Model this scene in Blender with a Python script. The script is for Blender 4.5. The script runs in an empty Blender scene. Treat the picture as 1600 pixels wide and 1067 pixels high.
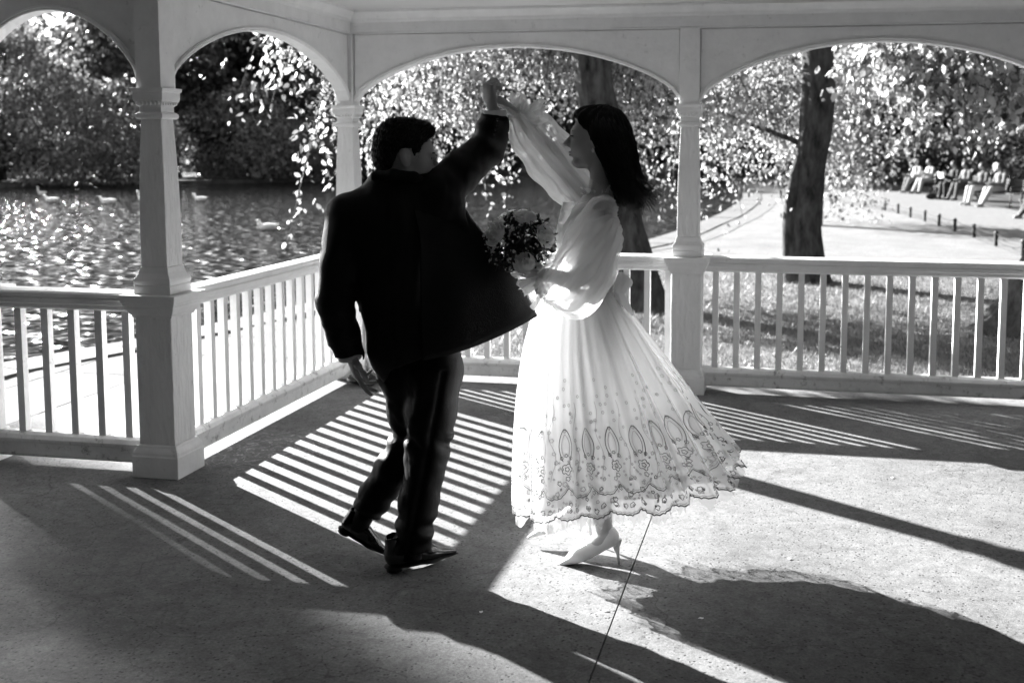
import bpy, bmesh, math, random
import numpy as np
from mathutils import Vector, Matrix
from mathutils.geometry import tessellate_polygon

# ------------------------------------------------------------------ camera, sky, sun, exposure
scene = bpy.context.scene
COL = scene.collection
YAW = -0.19153           # the camera looks a little to the left of the shelter's depth axis
PITCH = 0.0972
CAM_H = 1.65
cam_data = bpy.data.cameras.new("camera")
cam = bpy.data.objects.new("camera", cam_data)
COL.objects.link(cam)
_cy, _sy, _cp, _sp = math.cos(YAW), math.sin(YAW), math.cos(PITCH), math.sin(PITCH)
_right = Vector((_cy, -_sy, 0))
_fwd = Vector((_sy * _cp, _cy * _cp, -_sp))
_up = _right.cross(_fwd)
_m = Matrix((_right, _up, -_fwd)).transposed().to_4x4()
_m.translation = Vector((0, 0, CAM_H))
cam.matrix_world = _m @ Matrix.Rotation(0.0023, 4, 'Z')
cam_data.sensor_width = 36.0
cam_data.lens = 1718.4 / 1600 * 36
cam_data.shift_x = (800 - 903.8) / 1600
cam_data.shift_y = -(533.5 - 393.6) / 1600
cam_data.clip_start = 0.05
cam_data.clip_end = 2000
cam_data.dof.use_dof = True
cam_data.dof.focus_distance = 4.3
cam_data.dof.aperture_fstop = 3.2
scene.camera = cam

SUN_AZ = math.radians(34.8)        # shadows fall to the right and towards the camera
SUN_EL = math.radians(21.0)
to_sun = Vector((-math.cos(SUN_AZ) * math.cos(SUN_EL), math.sin(SUN_AZ) * math.cos(SUN_EL), math.sin(SUN_EL)))
world = bpy.data.worlds.new("World")
scene.world = world
world.use_nodes = True
wn = world.node_tree.nodes
wl = world.node_tree.links
wn.clear()
sky = wn.new("ShaderNodeTexSky")
sky.sky_type = 'NISHITA'
sky.sun_disc = False
sky.sun_elevation = SUN_EL
sky.sun_rotation = math.atan2(to_sun.x, to_sun.y)
bw = wn.new("ShaderNodeRGBToBW")           # black-and-white film: the sky's light carries no hue
bg = wn.new("ShaderNodeBackground")
bg.inputs["Strength"].default_value = 0.05
wo = wn.new("ShaderNodeOutputWorld")
wl.new(sky.outputs[0], bw.inputs[0])
wl.new(bw.outputs[0], bg.inputs[0])
wl.new(bg.outputs[0], wo.inputs[0])
sun_data = bpy.data.lights.new("sun", 'SUN')
sun_data.energy = 5.0
sun_data.angle = math.radians(0.5)
sun_data.color = (1, 1, 1)
sun = bpy.data.objects.new("sun", sun_data)
COL.objects.link(sun)
sun.rotation_euler = to_sun.to_track_quat('Z', 'Y').to_euler()
sun.location = (-20, 20, 20)
vs = scene.view_settings
vs.view_transform = 'Standard'
vs.look = 'None'
vs.exposure = 3.1
vs.gamma = 1.0
vs.use_curve_mapping = False
scene.cycles.use_denoising = True
scene.cycles.max_bounces = 10
scene.cycles.transparent_max_bounces = 24
scene.cycles.sample_clamp_indirect = 6.0

RNG = np.random.default_rng(7)
random.seed(7)
PI = math.pi
TAU = 2 * math.pi

# ------------------------------------------------------------------ materials (grey tones, all procedural)
MATS = {}
def mat(name, grey, rough=0.6, spec=0.3, var=0.0, vscale=6.0, bump=0.0, bscale=40.0, stretch=None,
        trans=0.0, alpha=1.0, coat=0.0, metal=0.0, sheen=0.0):
    m = bpy.data.materials.new(name)
    m.use_nodes = True
    nt = m.node_tree; N = nt.nodes; Lk = nt.links
    N.clear()
    out = N.new("ShaderNodeOutputMaterial")
    p = N.new("ShaderNodeBsdfPrincipled")
    p.inputs["Roughness"].default_value = rough
    p.inputs["Specular IOR Level"].default_value = spec
    p.inputs["Metallic"].default_value = metal
    if coat: p.inputs["Coat Weight"].default_value = coat; p.inputs["Coat Roughness"].default_value = 0.1
    if sheen: p.inputs["Sheen Weight"].default_value = sheen
    tc = N.new("ShaderNodeTexCoord")
    mp = N.new("ShaderNodeMapping")
    Lk.new(tc.outputs["Object"], mp.inputs[0])
    if stretch: mp.inputs["Scale"].default_value = stretch
    colout = None
    if var > 0:
        nz = N.new("ShaderNodeTexNoise"); nz.inputs["Scale"].default_value = vscale; nz.inputs["Detail"].default_value = 6
        nz.inputs["Roughness"].default_value = 0.65
        Lk.new(mp.outputs[0], nz.inputs["Vector"])
        mr = N.new("ShaderNodeMapRange")
        mr.inputs[1].default_value = 0.3; mr.inputs[2].default_value = 0.7
        mr.inputs[3].default_value = grey * (1 - var); mr.inputs[4].default_value = min(0.95, grey * (1 + var))
        Lk.new(nz.outputs[0], mr.inputs[0])
        colout = mr.outputs[0]
        Lk.new(colout, p.inputs["Base Color"])
    else:
        p.inputs["Base Color"].default_value = (grey, grey, grey, 1)
    if bump > 0:
        nb = N.new("ShaderNodeTexNoise"); nb.inputs["Scale"].default_value = bscale; nb.inputs["Detail"].default_value = 4
        Lk.new(mp.outputs[0], nb.inputs["Vector"])
        bp = N.new("ShaderNodeBump"); bp.inputs["Strength"].default_value = bump; bp.inputs["Distance"].default_value = 0.02
        Lk.new(nb.outputs[0], bp.inputs["Height"]); Lk.new(bp.outputs[0], p.inputs["Normal"])
    last = p.outputs[0]
    if trans > 0:
        tr = N.new("ShaderNodeBsdfTranslucent")
        tr.inputs[0].default_value = (min(1, grey * 1.1),) * 3 + (1,)
        mx = N.new("ShaderNodeMixShader"); mx.inputs[0].default_value = trans
        Lk.new(last, mx.inputs[1]); Lk.new(tr.outputs[0], mx.inputs[2]); last = mx.outputs[0]
    if alpha < 1:
        tp = N.new("ShaderNodeBsdfTransparent")
        mx = N.new("ShaderNodeMixShader"); mx.inputs[0].default_value = alpha
        Lk.new(tp.outputs[0], mx.inputs[1]); Lk.new(last, mx.inputs[2]); last = mx.outputs[0]
    Lk.new(last, out.inputs[0])
    MATS[name] = m
    return m

mat('paint', 0.66, 0.45, 0.4, var=0.07, vscale=9, bump=0.14, bscale=30)
mat('paint_post', 0.64, 0.5, 0.4, var=0.08, vscale=5, bump=0.55, bscale=22, stretch=(2.2, 2.2, 0.55))
mat('paint_ceiling', 0.55, 0.6, 0.3, var=0.04, vscale=2)
mat('roof', 0.08, 0.8, var=0.3, vscale=3)
mat('suit', 0.0045, 0.65, 0.22, var=0.3, vscale=30, bump=0.2, bscale=260)
mat('trouser', 0.0035, 0.5, 0.13, var=0.3, vscale=30, bump=0.15, bscale=200)
mat('shirt', 0.8, 0.7)
mat('leather', 0.008, 0.22, 0.5, coat=0.3, bump=0.05, bscale=60)
mat('sole', 0.006, 0.7)
mat('skin', 0.5, 0.5, 0.35, var=0.06, vscale=20, bump=0.05, bscale=140)
mat('skin_man', 0.48, 0.5, 0.35, var=0.08, vscale=20, bump=0.06, bscale=140)
mat('lips', 0.16, 0.4)
mat('hair_dark', 0.004, 0.6, 0.15, var=0.4, vscale=40)
mat('hair_strand', 0.014, 0.34, 0.5, var=0.5, vscale=30)
mat('brow', 0.012, 0.7)
mat('metal_ring', 0.7, 0.2, metal=1.0)
mat('pearl', 0.8, 0.2, 0.6)
mat('dress', 0.82, 0.8, 0.1, trans=0.5, bump=0.08, bscale=120)
mat('tulle', 0.80, 0.85, 0.1, trans=0.55, alpha=0.32)
mat('tulle_hem', 0.82, 0.85, 0.1, trans=0.5, alpha=0.30)
mat('organza', 0.88, 0.7, 0.2, trans=0.6, alpha=0.55)
mat('thread', 0.07, 0.7)
mat('thread_light', 0.15, 0.7)
mat('white_shoe', 0.8, 0.3, 0.5)
mat('petal', 0.93, 0.6, 0.2, trans=0.5)
mat('bouquet_leaf', 0.035, 0.5, 0.4, var=0.4, vscale=30, trans=0.2)
mat('tiny_flower', 0.75, 0.7, trans=0.3)
mat('bark', 0.05, 0.9, 0.1, var=0.8, vscale=11, bump=1.0, bscale=14, stretch=(1, 1, 0.35))
mat('iron', 0.008, 0.6, 0.3)
mat('wood_dark', 0.05, 0.7, var=0.4, vscale=12, stretch=(1, 6, 6))
mat('bird', 0.92, 0.7, var=0.05)
mat('bill', 0.12, 0.5)
mat('rock', 0.14, 0.9, var=0.5, vscale=6, bump=0.7, bscale=9)
mat('kerb', 0.12, 0.9, 0.1, var=0.25, vscale=5, bump=0.3, bscale=40)
mat('slab', 0.10, 0.9, 0.1, var=0.18, vscale=4, bump=0.35, bscale=60)
mat('gravel_path', 0.145, 0.95, 0.05, var=0.22, vscale=8, bump=0.4, bscale=90)
mat('earth', 0.06, 0.95, 0.05, var=0.5, vscale=2, bump=0.6, bscale=8)

def leaf_mat(name, grey, var, trans, gloss=0.35):
    m = mat(name, grey, 0.42, gloss, trans=trans)
    nt = m.node_tree; N = nt.nodes; Lk = nt.links
    gi = N.new("ShaderNodeObjectInfo")
    at = N.new("ShaderNodeAttribute"); at.attribute_name = "leafvar"
    mr = N.new("ShaderNodeMapRange")
    mr.inputs[3].default_value = grey * (1 - var); mr.inputs[4].default_value = grey * (1 + var)
    Lk.new(at.outputs["Fac"], mr.inputs[0])
    for n in list(N):
        if n.type == 'BSDF_PRINCIPLED': Lk.new(mr.outputs[0], n.inputs["Base Color"])
        if n.type == 'BSDF_TRANSLUCENT': Lk.new(mr.outputs[0], n.inputs["Color"])
    return m
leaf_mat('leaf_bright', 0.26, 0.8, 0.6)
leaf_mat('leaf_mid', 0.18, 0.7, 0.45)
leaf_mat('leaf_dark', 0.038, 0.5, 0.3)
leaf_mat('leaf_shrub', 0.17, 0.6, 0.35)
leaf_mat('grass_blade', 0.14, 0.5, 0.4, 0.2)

def grime(name, amount=.45, lo=.60, hi=.74):
    """chipped and dirty spots over a painted surface"""
    nt = MATS[name].node_tree; N = nt.nodes; Lk = nt.links
    p = [n for n in N if n.type == 'BSDF_PRINCIPLED'][0]; src = p.inputs["Base Color"].links[0].from_socket
    tc = N.new("ShaderNodeTexCoord")
    def nz(sc, d):
        n = N.new("ShaderNodeTexNoise"); n.inputs["Scale"].default_value = sc; n.inputs["Detail"].default_value = d; n.inputs["Roughness"].default_value = .75; Lk.new(tc.outputs["Object"], n.inputs["Vector"]); return n.outputs[0]
    a = N.new("ShaderNodeMapRange"); a.inputs[1].default_value = lo; a.inputs[2].default_value = hi; a.inputs[3].default_value = 1; a.inputs[4].default_value = 1 - amount; Lk.new(nz(16, 8), a.inputs[0])
    m = N.new("ShaderNodeMath"); m.operation = 'MULTIPLY'; Lk.new(src, m.inputs[0]); Lk.new(a.outputs[0], m.inputs[1]); Lk.new(m.outputs[0], p.inputs["Base Color"])
grime('paint'); grime('paint_post', .35)
mat('paint_rail', 0.64, 0.5, 0.4, var=0.1, vscale=9, bump=0.2, bscale=30); grime('paint_rail', .75, .55, .68)

def node_mat(name):
    m = bpy.data.materials.new(name); m.use_nodes = True
    m.node_tree.nodes.clear(); MATS[name] = m
    return m, m.node_tree.nodes, m.node_tree.links

def concrete():
    m, N, Lk = node_mat('concrete')
    out = N.new("ShaderNodeOutputMaterial"); p = N.new("ShaderNodeBsdfPrincipled")
    tc = N.new("ShaderNodeTexCoord")
    def noise(s, d=5, r=0.6, dist=0.0):
        n = N.new("ShaderNodeTexNoise"); n.inputs["Scale"].default_value = s; n.inputs["Detail"].default_value = d
        n.inputs["Roughness"].default_value = r; n.inputs["Distortion"].default_value = dist
        Lk.new(tc.outputs["Object"], n.inputs["Vector"]); return n.outputs[0]
    def rng(v, a, b, c, d):
        n = N.new("ShaderNodeMapRange"); n.inputs[1].default_value = a; n.inputs[2].default_value = b
        n.inputs[3].default_value = c; n.inputs[4].default_value = d; Lk.new(v, n.inputs[0]); return n.outputs[0]
    def mul(a, b):
        n = N.new("ShaderNodeMath"); n.operation = 'MULTIPLY'; Lk.new(a, n.inputs[0]); Lk.new(b, n.inputs[1]); return n.outputs[0]
    base = rng(noise(1.3, 8, 0.7, 0.4), 0.3, 0.7, 0.10, 0.175)
    fine = rng(noise(85, 4, 0.8), 0.32, 0.68, 0.66, 1.30)
    # dark pits: sparse voronoi cells
    v = N.new("ShaderNodeTexVoronoi"); v.inputs["Scale"].default_value = 42; Lk.new(tc.outputs["Object"], v.inputs["Vector"])
    pit = rng(v.outputs["Distance"], 0.10, 0.26, 0.35, 1.0)
    gate = rng(noise(2.2, 4), 0.30, 0.55, 1.0, 0.0)
    inv = N.new("ShaderNodeMath"); inv.operation = 'MAXIMUM'; Lk.new(pit, inv.inputs[0]); Lk.new(gate, inv.inputs[1])
    # swept scuffs: stretched noise rings
    stain = rng(noise(4.5, 6, 0.75, 1.5), 0.38, 0.52, 0.78, 1.0)
    # arcs of old scuff marks swept round the foot of the near post
    mp = N.new("ShaderNodeMapping"); mp.inputs["Location"].default_value = (2.72, -5.42, 0); Lk.new(tc.outputs["Object"], mp.inputs[0])
    wv = N.new("ShaderNodeTexWave"); wv.wave_type = 'RINGS'; wv.rings_direction = 'Z'; wv.inputs["Scale"].default_value = 4; wv.inputs["Distortion"].default_value = 14
    wv.inputs["Detail"].default_value = 4; wv.inputs["Detail Scale"].default_value = 2.5; Lk.new(mp.outputs[0], wv.inputs["Vector"])
    ln = N.new("ShaderNodeVectorMath"); ln.operation = 'LENGTH'; Lk.new(mp.outputs[0], ln.inputs[0])
    near = rng(ln.outputs["Value"], 0.22, 0.55, 1.0, 0.0)
    rg = mul(rng(wv.outputs["Fac"], 0.86, 1.0, 0.0, 1.1), near)
    sc = N.new("ShaderNodeMath"); sc.operation = 'ADD'; sc.inputs[1].default_value = 1.0; Lk.new(rg, sc.inputs[0])
    # hairline cracks
    vc = N.new("ShaderNodeTexVoronoi"); vc.feature = 'DISTANCE_TO_EDGE'; vc.inputs["Scale"].default_value = 1.1
    nd = N.new("ShaderNodeTexNoise"); nd.inputs["Scale"].default_value = 3; nd.inputs["Detail"].default_value = 6; Lk.new(tc.outputs["Object"], nd.inputs["Vector"])
    va = N.new("ShaderNodeVectorMath"); va.operation = 'MULTIPLY_ADD'; va.inputs[1].default_value = (.5, .5, .5); Lk.new(nd.outputs["Color"], va.inputs[0]); Lk.new(tc.outputs["Object"], va.inputs[2]); Lk.new(va.outputs[0], vc.inputs["Vector"])
    crack = rng(vc.outputs["Distance"], 0.0, 0.006, 0.62, 1.0)
    midn = rng(noise(22, 5, 0.75, 0.6), 0.30, 0.70, 0.74, 1.22)
    v2 = N.new("ShaderNodeTexVoronoi"); v2.inputs["Scale"].default_value = 15; Lk.new(va.outputs[0], v2.inputs["Vector"])
    pit2 = rng(v2.outputs["Distance"], 0.03, 0.11, 0.45, 1.0)
    base = mul(base, mul(midn, pit2))
    c = mul(mul(mul(base, fine), mul(inv.outputs[0], stain)), mul(sc.outputs[0], crack))
    Lk.new(c, p.inputs["Base Color"])
    p.inputs["Roughness"].default_value = 0.85; p.inputs["Specular IOR Level"].default_value = 0.2
    bp = N.new("ShaderNodeBump"); bp.inputs["Strength"].default_value = 0.5; bp.inputs["Distance"].default_value = 0.006
    h = mul(rng(noise(90, 5, 0.7), 0, 1, 0.5, 1), inv.outputs[0])
    Lk.new(h, bp.inputs["Height"]); Lk.new(bp.outputs[0], p.inputs["Normal"])
    Lk.new(p.outputs[0], out.inputs[0])
concrete()

def lawn_mat():
    m, N, Lk = node_mat('lawn')
    out = N.new("ShaderNodeOutputMaterial"); p = N.new("ShaderNodeBsdfPrincipled")
    tc = N.new("ShaderNodeTexCoord")
    def noise(s, d=5, r=0.6):
        n = N.new("ShaderNodeTexNoise"); n.inputs["Scale"].default_value = s; n.inputs["Detail"].default_value = d
        n.inputs["Roughness"].default_value = r; Lk.new(tc.outputs["Object"], n.inputs["Vector"]); return n.outputs[0]
    a = N.new("ShaderNodeMapRange"); a.inputs[1].default_value = .3; a.inputs[2].default_value = .7
    a.inputs[3].default_value = .135; a.inputs[4].default_value = .22; Lk.new(noise(1.1, 8, .75), a.inputs[0])
    b = N.new("ShaderNodeMapRange"); b.inputs[1].default_value = .3; b.inputs[2].default_value = .7
    b.inputs[3].default_value = .6; b.inputs[4].default_value = 1.3; Lk.new(noise(26, 5, .8), b.inputs[0])
    mu = N.new("ShaderNodeMath"); mu.operation = 'MULTIPLY'; Lk.new(a.outputs[0], mu.inputs[0]); Lk.new(b.outputs[0], mu.inputs[1])
    Lk.new(mu.outputs[0], p.inputs["Base Color"]); p.inputs["Roughness"].default_value = .95
    p.inputs["Specular IOR Level"].default_value = .1
    bp = N.new("ShaderNodeBump"); bp.inputs["Strength"].default_value = .8; bp.inputs["Distance"].default_value = .05
    Lk.new(noise(30, 5, .8), bp.inputs["Height"]); Lk.new(bp.outputs[0], p.inputs["Normal"])
    Lk.new(p.outputs[0], out.inputs[0])
lawn_mat()

def water_mat():
    m, N, Lk = node_mat('water')
    out = N.new("ShaderNodeOutputMaterial"); p = N.new("ShaderNodeBsdfPrincipled")
    p.inputs["Base Color"].default_value = (.006, .006, .006, 1)
    p.inputs["Roughness"].default_value = 0.07; p.inputs["IOR"].default_value = 1.33
    tc = N.new("ShaderNodeTexCoord")
    def noise(s, st, d, w=0.0, rot=0.0):
        mp = N.new("ShaderNodeMapping"); mp.inputs["Scale"].default_value = st; mp.inputs["Rotation"].default_value = (0, 0, rot)
        Lk.new(tc.outputs["Object"], mp.inputs[0])
        n = N.new("ShaderNodeTexNoise"); n.inputs["Scale"].default_value = s; n.inputs["Detail"].default_value = d
        n.inputs["Distortion"].default_value = w
        Lk.new(mp.outputs[0], n.inputs["Vector"]); return n.outputs[0]
    a = noise(4.0, (1, 1, 1), 0)
    b = noise(9.0, (1, 1, 1), 0)
    ad = N.new("ShaderNodeMath"); ad.operation = 'MULTIPLY_ADD'; Lk.new(b, ad.inputs[0]); ad.inputs[1].default_value = .17; Lk.new(a, ad.inputs[2])
    bp = N.new("ShaderNodeBump"); bp.inputs["Strength"].default_value = 1.0; bp.inputs["Distance"].default_value = .205
    Lk.new(ad.outputs[0], bp.inputs["Height"]); Lk.new(bp.outputs[0], p.inputs["Normal"])
    Lk.new(p.outputs[0], out.inputs[0])
water_mat()
# ------------------------------------------------------------------ object helpers
def tag(o, label=None, cat=None, group=None, kind=None):
    if label: o["label"] = label
    if cat: o["category"] = cat
    if group: o["group"] = group
    if kind: o["kind"] = kind
    return o

def empty(name, loc=(0, 0, 0), rz=0.0):
    o = bpy.data.objects.new(name, None)
    o.empty_display_size = 0.1
    COL.objects.link(o); o.location = loc; o.rotation_euler = (0, 0, rz)
    return o

def make_mesh(name, V, F, smooth=True):
    """V (n,3); F either (m,3)/(m,4) int array or list of such arrays / tuples."""
    me = bpy.data.meshes.new(name)
    V = np.asarray(V, np.float32)
    if isinstance(F, np.ndarray):
        k = F.shape[1]
        me.vertices.add(len(V)); me.vertices.foreach_set("co", V.ravel())
        me.loops.add(F.size); me.loops.foreach_set("vertex_index", F.astype(np.int32).ravel())
        me.polygons.add(len(F))
        me.polygons.foreach_set("loop_start", np.arange(0, F.size, k, dtype=np.int32))
        me.update(calc_edges=True)
    else:
        me.from_pydata([tuple(map(float, v)) for v in V], [], [tuple(int(i) for i in f) for f in F])
        me.update()
    if smooth:
        me.polygons.foreach_set("use_smooth", np.ones(len(me.polygons), bool))
    return me

def link(name, me, material, parent=None, loc=None):
    o = bpy.data.objects.new(name, me)
    COL.objects.link(o)
    if material and not me.materials: me.materials.append(MATS[material])
    if parent: o.parent = parent
    if loc is not None: o.location = loc
    return o

def obj(name, V, F, material, parent=None, smooth=True, loc=None):
    return link(name, make_mesh(name, V, F, smooth), material, parent, loc)

class MB:
    """collects vertices and faces of ONE part"""
    def __init__(s): s.V = []; s.F = []; s.n = 0
    def add(s, V, F):
        V = np.asarray(V, float).reshape(-1, 3)
        s.V.append(V); s.F += [tuple(int(i) + s.n for i in f) for f in F]; s.n += len(V)
        return s
    def box(s, lo, hi):
        x0, y0, z0 = lo; x1, y1, z1 = hi
        return s.add([(x0,y0,z0),(x1,y0,z0),(x1,y1,z0),(x0,y1,z0),(x0,y0,z1),(x1,y0,z1),(x1,y1,z1),(x0,y1,z1)],
                     [(0,3,2,1),(4,5,6,7),(0,1,5,4),(1,2,6,5),(2,3,7,6),(3,0,4,7)])
    def rings(s, rings, cap=True, closed=True):
        n = len(rings[0]); V = np.concatenate([np.asarray(r, float) for r in rings]); F = []
        for i in range(len(rings) - 1):
            for j in range(n if closed else n - 1):
                a = i * n + j; b = i * n + (j + 1) % n
                F.append((a, b, b + n, a + n))
        if cap:
            F.append(tuple(range(n - 1, -1, -1))); F.append(tuple((len(rings) - 1) * n + j for j in range(n)))
        return s.add(V, F)
    def square_loft(s, prof, cx=0, cy=0):
        return s.rings([[(cx-h,cy-h,z),(cx+h,cy-h,z),(cx+h,cy+h,z),(cx-h,cy+h,z)] for z, h in prof])
    def tube(s, pts, rad, n=8, cap=True):
        pts = np.asarray(pts, float); m = len(pts)
        rad = np.broadcast_to(np.asarray(rad, float), (m,))
        T = np.gradient(pts, axis=0); T /= np.linalg.norm(T, axis=1)[:, None] + 1e-9
        up = np.array([0, 0, 1.]) if abs(T[0][2]) < .9 else np.array([1., 0, 0])
        u = np.cross(up, T[0]); u /= np.linalg.norm(u); R = []
        ang = np.arange(n) * TAU / n
        for i in range(m):
            u = u - T[i] * (u @ T[i]); u /= np.linalg.norm(u) + 1e-9; w = np.cross(T[i], u)
            R.append(pts[i] + rad[i] * (np.cos(ang)[:, None] * u + np.sin(ang)[:, None] * w))
        return s.rings(R, cap)
    def build(s, name, material, parent=None, smooth=False, loc=None, bevel=0.0):
        V = np.concatenate(s.V)
        o = obj(name, V, s.F, material, parent, smooth, loc)
        if bevel:
            b = o.modifiers.new("bevel", 'BEVEL'); b.width = bevel; b.segments = 2; b.limit_method = 'ANGLE'
            b.angle_limit = math.radians(35)
        return o

def profile_bar(p0, p1, prof, name, material, parent, bevel=0.0):
    """extrude a closed (offset, z) profile along a horizontal line p0 -> p1; offset is to the left of travel"""
    p0 = np.array(p0, float); p1 = np.array(p1, float); d = p1 - p0; d /= np.linalg.norm(d)
    nrm = np.array([-d[1], d[0]])
    mb = MB()
    mb.rings([[(p[0] + nrm[0]*o, p[1] + nrm[1]*o, z) for o, z in prof] for p in (p0, p1)])
    return mb.build(name, material, parent, bevel=bevel)

# ------------------------------------------------------------------ signed-distance modelling (smooth unions, then a surface net)
def nrmz(v):
    v = np.asarray(v, float); return v / (np.linalg.norm(v) + 1e-12)

class SDF:
    def __init__(s, lo, hi, h):
        s.lo = np.array(lo, float); s.h = h
        s.shape = tuple((np.ceil((np.array(hi) - s.lo) / h)).astype(int) + 1)
        s.D = np.full(s.shape, 0.5, np.float32)
        s.ax = [s.lo[i] + h * np.arange(s.shape[i]) for i in range(3)]
    def _sub(s, lo, hi, m):
        sl = []
        for i in range(3):
            a = max(0, int((lo[i] - m - s.lo[i]) / s.h)); b = min(s.shape[i], int((hi[i] + m - s.lo[i]) / s.h) + 2)
            if b <= a: return None, None
            sl.append(slice(a, b))
        P = np.stack(np.meshgrid(*[s.ax[i][sl[i]] for i in range(3)], indexing='ij'), -1)
        return tuple(sl), P
    def _put(s, sl, d, k, op):
        D = s.D[sl]
        if op == 'sub': d = -d; h = np.clip(.5 + .5*(d - D)/max(k,1e-6), 0, 1); s.D[sl] = D + (d - D)*h + k*h*(1-h)
        else: h = np.clip(.5 + .5*(D - d)/max(k,1e-6), 0, 1); s.D[sl] = D + (d - D)*h - k*h*(1-h)
    def cone(s, a, b, ra, rb=None, k=.02, op='add', flat=None):
        rb = ra if rb is None else rb
        a = np.array(a, float); b = np.array(b, float); R = max(ra, rb)
        sl, P = s._sub(np.minimum(a, b) - R, np.maximum(a, b) + R, k + 3*s.h)
        if sl is None: return s
        ab = b - a; L2 = ab @ ab + 1e-12
        t = np.clip(((P - a) @ ab) / L2, 0, 1)
        q = P - a - t[..., None]*ab
        if flat is not None:      # (axis vector, factor): flatten the section along an axis
            n = nrmz(flat[0]); q = q + (q @ n)[..., None] * n * (flat[1] - 1)
        d = np.linalg.norm(q, axis=-1) - (ra + (rb - ra)*t)
        s._put(sl, d, k, op); return s
    def chain(s, pts, rads, k=.02, flat=None):
        for i in range(len(pts) - 1): s.cone(pts[i], pts[i+1], rads[i], rads[i+1], k, flat=flat)
        return s
    def ell(s, c, r, k=.02, R=None, op='add'):
        c = np.array(c, float); r = np.array(r, float); M = max(r)
        sl, P = s._sub(c - M, c + M, k + 3*s.h)
        if sl is None: return s
        q = P - c
        if R is not None: q = q @ R          # R columns = local axes
        k0 = np.linalg.norm(q / r, axis=-1); k1 = np.linalg.norm(q / (r*r), axis=-1) + 1e-9
        s._put(sl, k0*(k0 - 1)/k1, k, op); return s
    def plane(s, c, n, k=.01):
        """remove everything on the side n points to"""
        P = np.stack(np.meshgrid(*s.ax, indexing='ij'), -1); n = nrmz(n)
        d = (P - np.array(c)) @ n
        h = np.clip(.5 + .5*(d - s.D)/k, 0, 1); s.D = (s.D + (d - s.D)*h + k*h*(1-h)).astype(np.float32); return s
    def cut(s, fn):
        P = np.stack(np.meshgrid(*s.ax, indexing='ij'), -1)
        s.D = np.maximum(s.D, fn(P)).astype(np.float32); return s
    def warp(s, fn):
        P = np.stack(np.meshgrid(*s.ax, indexing='ij'), -1); s.D = (s.D + fn(P)).astype(np.float32); return s
    def mesh(s, relax=2):
        D = s.D; ins = D < 0
        nx, ny, nz = D.shape
        c = np.zeros((nx-1, ny-1, nz-1), np.int8)
        for i in (0,1):
            for j in (0,1):
                for k in (0,1): c += ins[i:nx-1+i, j:ny-1+j, k:nz-1+k]
        act = (c > 0) & (c < 8); idx = np.argwhere(act)
        ID = np.full(act.shape, -1, np.int64); ID[act] = np.arange(len(idx))
        acc = np.zeros((len(idx), 3)); cnt = np.zeros(len(idx))
        corners = [(0,0,0),(1,0,0),(0,1,0),(1,1,0),(0,0,1),(1,0,1),(0,1,1),(1,1,1)]
        val = {k: D[idx[:,0]+k[0], idx[:,1]+k[1], idx[:,2]+k[2]].astype(float) for k in corners}
        for a in corners:
            for ax in range(3):
                if a[ax]: continue
                b = list(a); b[ax] = 1; b = tuple(b)
                va, vb = val[a], val[b]; m = (va < 0) != (vb < 0)
                t = va[m] / (va[m] - vb[m]); p = np.tile(np.array(a, float), (m.sum(), 1)); p[:, ax] += t
                acc[m] += p; cnt[m] += 1
        V = idx + acc / cnt[:, None]
        F = []
        for ax in range(3):
            o1, o2 = [(1,2),(2,0),(0,1)][ax]
            A = [slice(None)]*3; B = [slice(None)]*3; A[ax] = slice(0, -1); B[ax] = slice(1, None)
            a, b = ins[tuple(A)], ins[tuple(B)]
            e = np.argwhere(a != b)
            e = e[(e[:, o1] > 0) & (e[:, o2] > 0) & (e[:, o1] < D.shape[o1]-1) & (e[:, o2] < D.shape[o2]-1)]
            fl = a[tuple(e.T)]
            def cell(d1, d2):
                q = e.copy(); q[:, o1] -= d1; q[:, o2] -= d2; return ID[tuple(q.T)]
            q = np.stack([cell(1,1), cell(0,1), cell(0,0), cell(1,0)], 1)
            q[~fl] = q[~fl][:, ::-1]; F.append(q)
        F = np.concatenate(F)
        V = V * s.h + s.lo
        for _ in range(relax):        # light tangential smoothing
            S = np.zeros_like(V); n = np.zeros(len(V))
            for i in range(4):
                np.add.at(S, F[:, i], V[F[:, (i+1) % 4]] + V[F[:, (i-1) % 4]]); np.add.at(n, F[:, i], 2)
            V = .5*V + .5*S/np.maximum(n, 1)[:, None]
        return V, F

def merge(parts):
    V = []; F = []; n = 0
    for v, f in parts:
        V.append(v); F.append(f + n); n += len(v)
    return np.concatenate(V), np.concatenate(F)

def basis(fwd, up=(0, 0, 1)):
    """columns: forward, left, up"""
    f = nrmz(fwd); l = nrmz(np.cross(up, f)); u = np.cross(f, l)
    return np.stack([f, l, u], 1)

def fbm(P, scale=1.0, seed=0, oct=3):
    """cheap smooth pseudo-noise from sines"""
    r = np.random.default_rng(seed); out = 0; amp = 1.0; tot = 0
    for o in range(oct):
        for _ in range(3):
            k = r.normal(size=3); k /= np.linalg.norm(k); k *= scale * (2**o) * r.uniform(.7, 1.3)
            out = out + amp*np.sin(P @ k + r.uniform(0, TAU))
        tot += amp*3; amp *= .5
    return out / tot * 1.6

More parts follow.
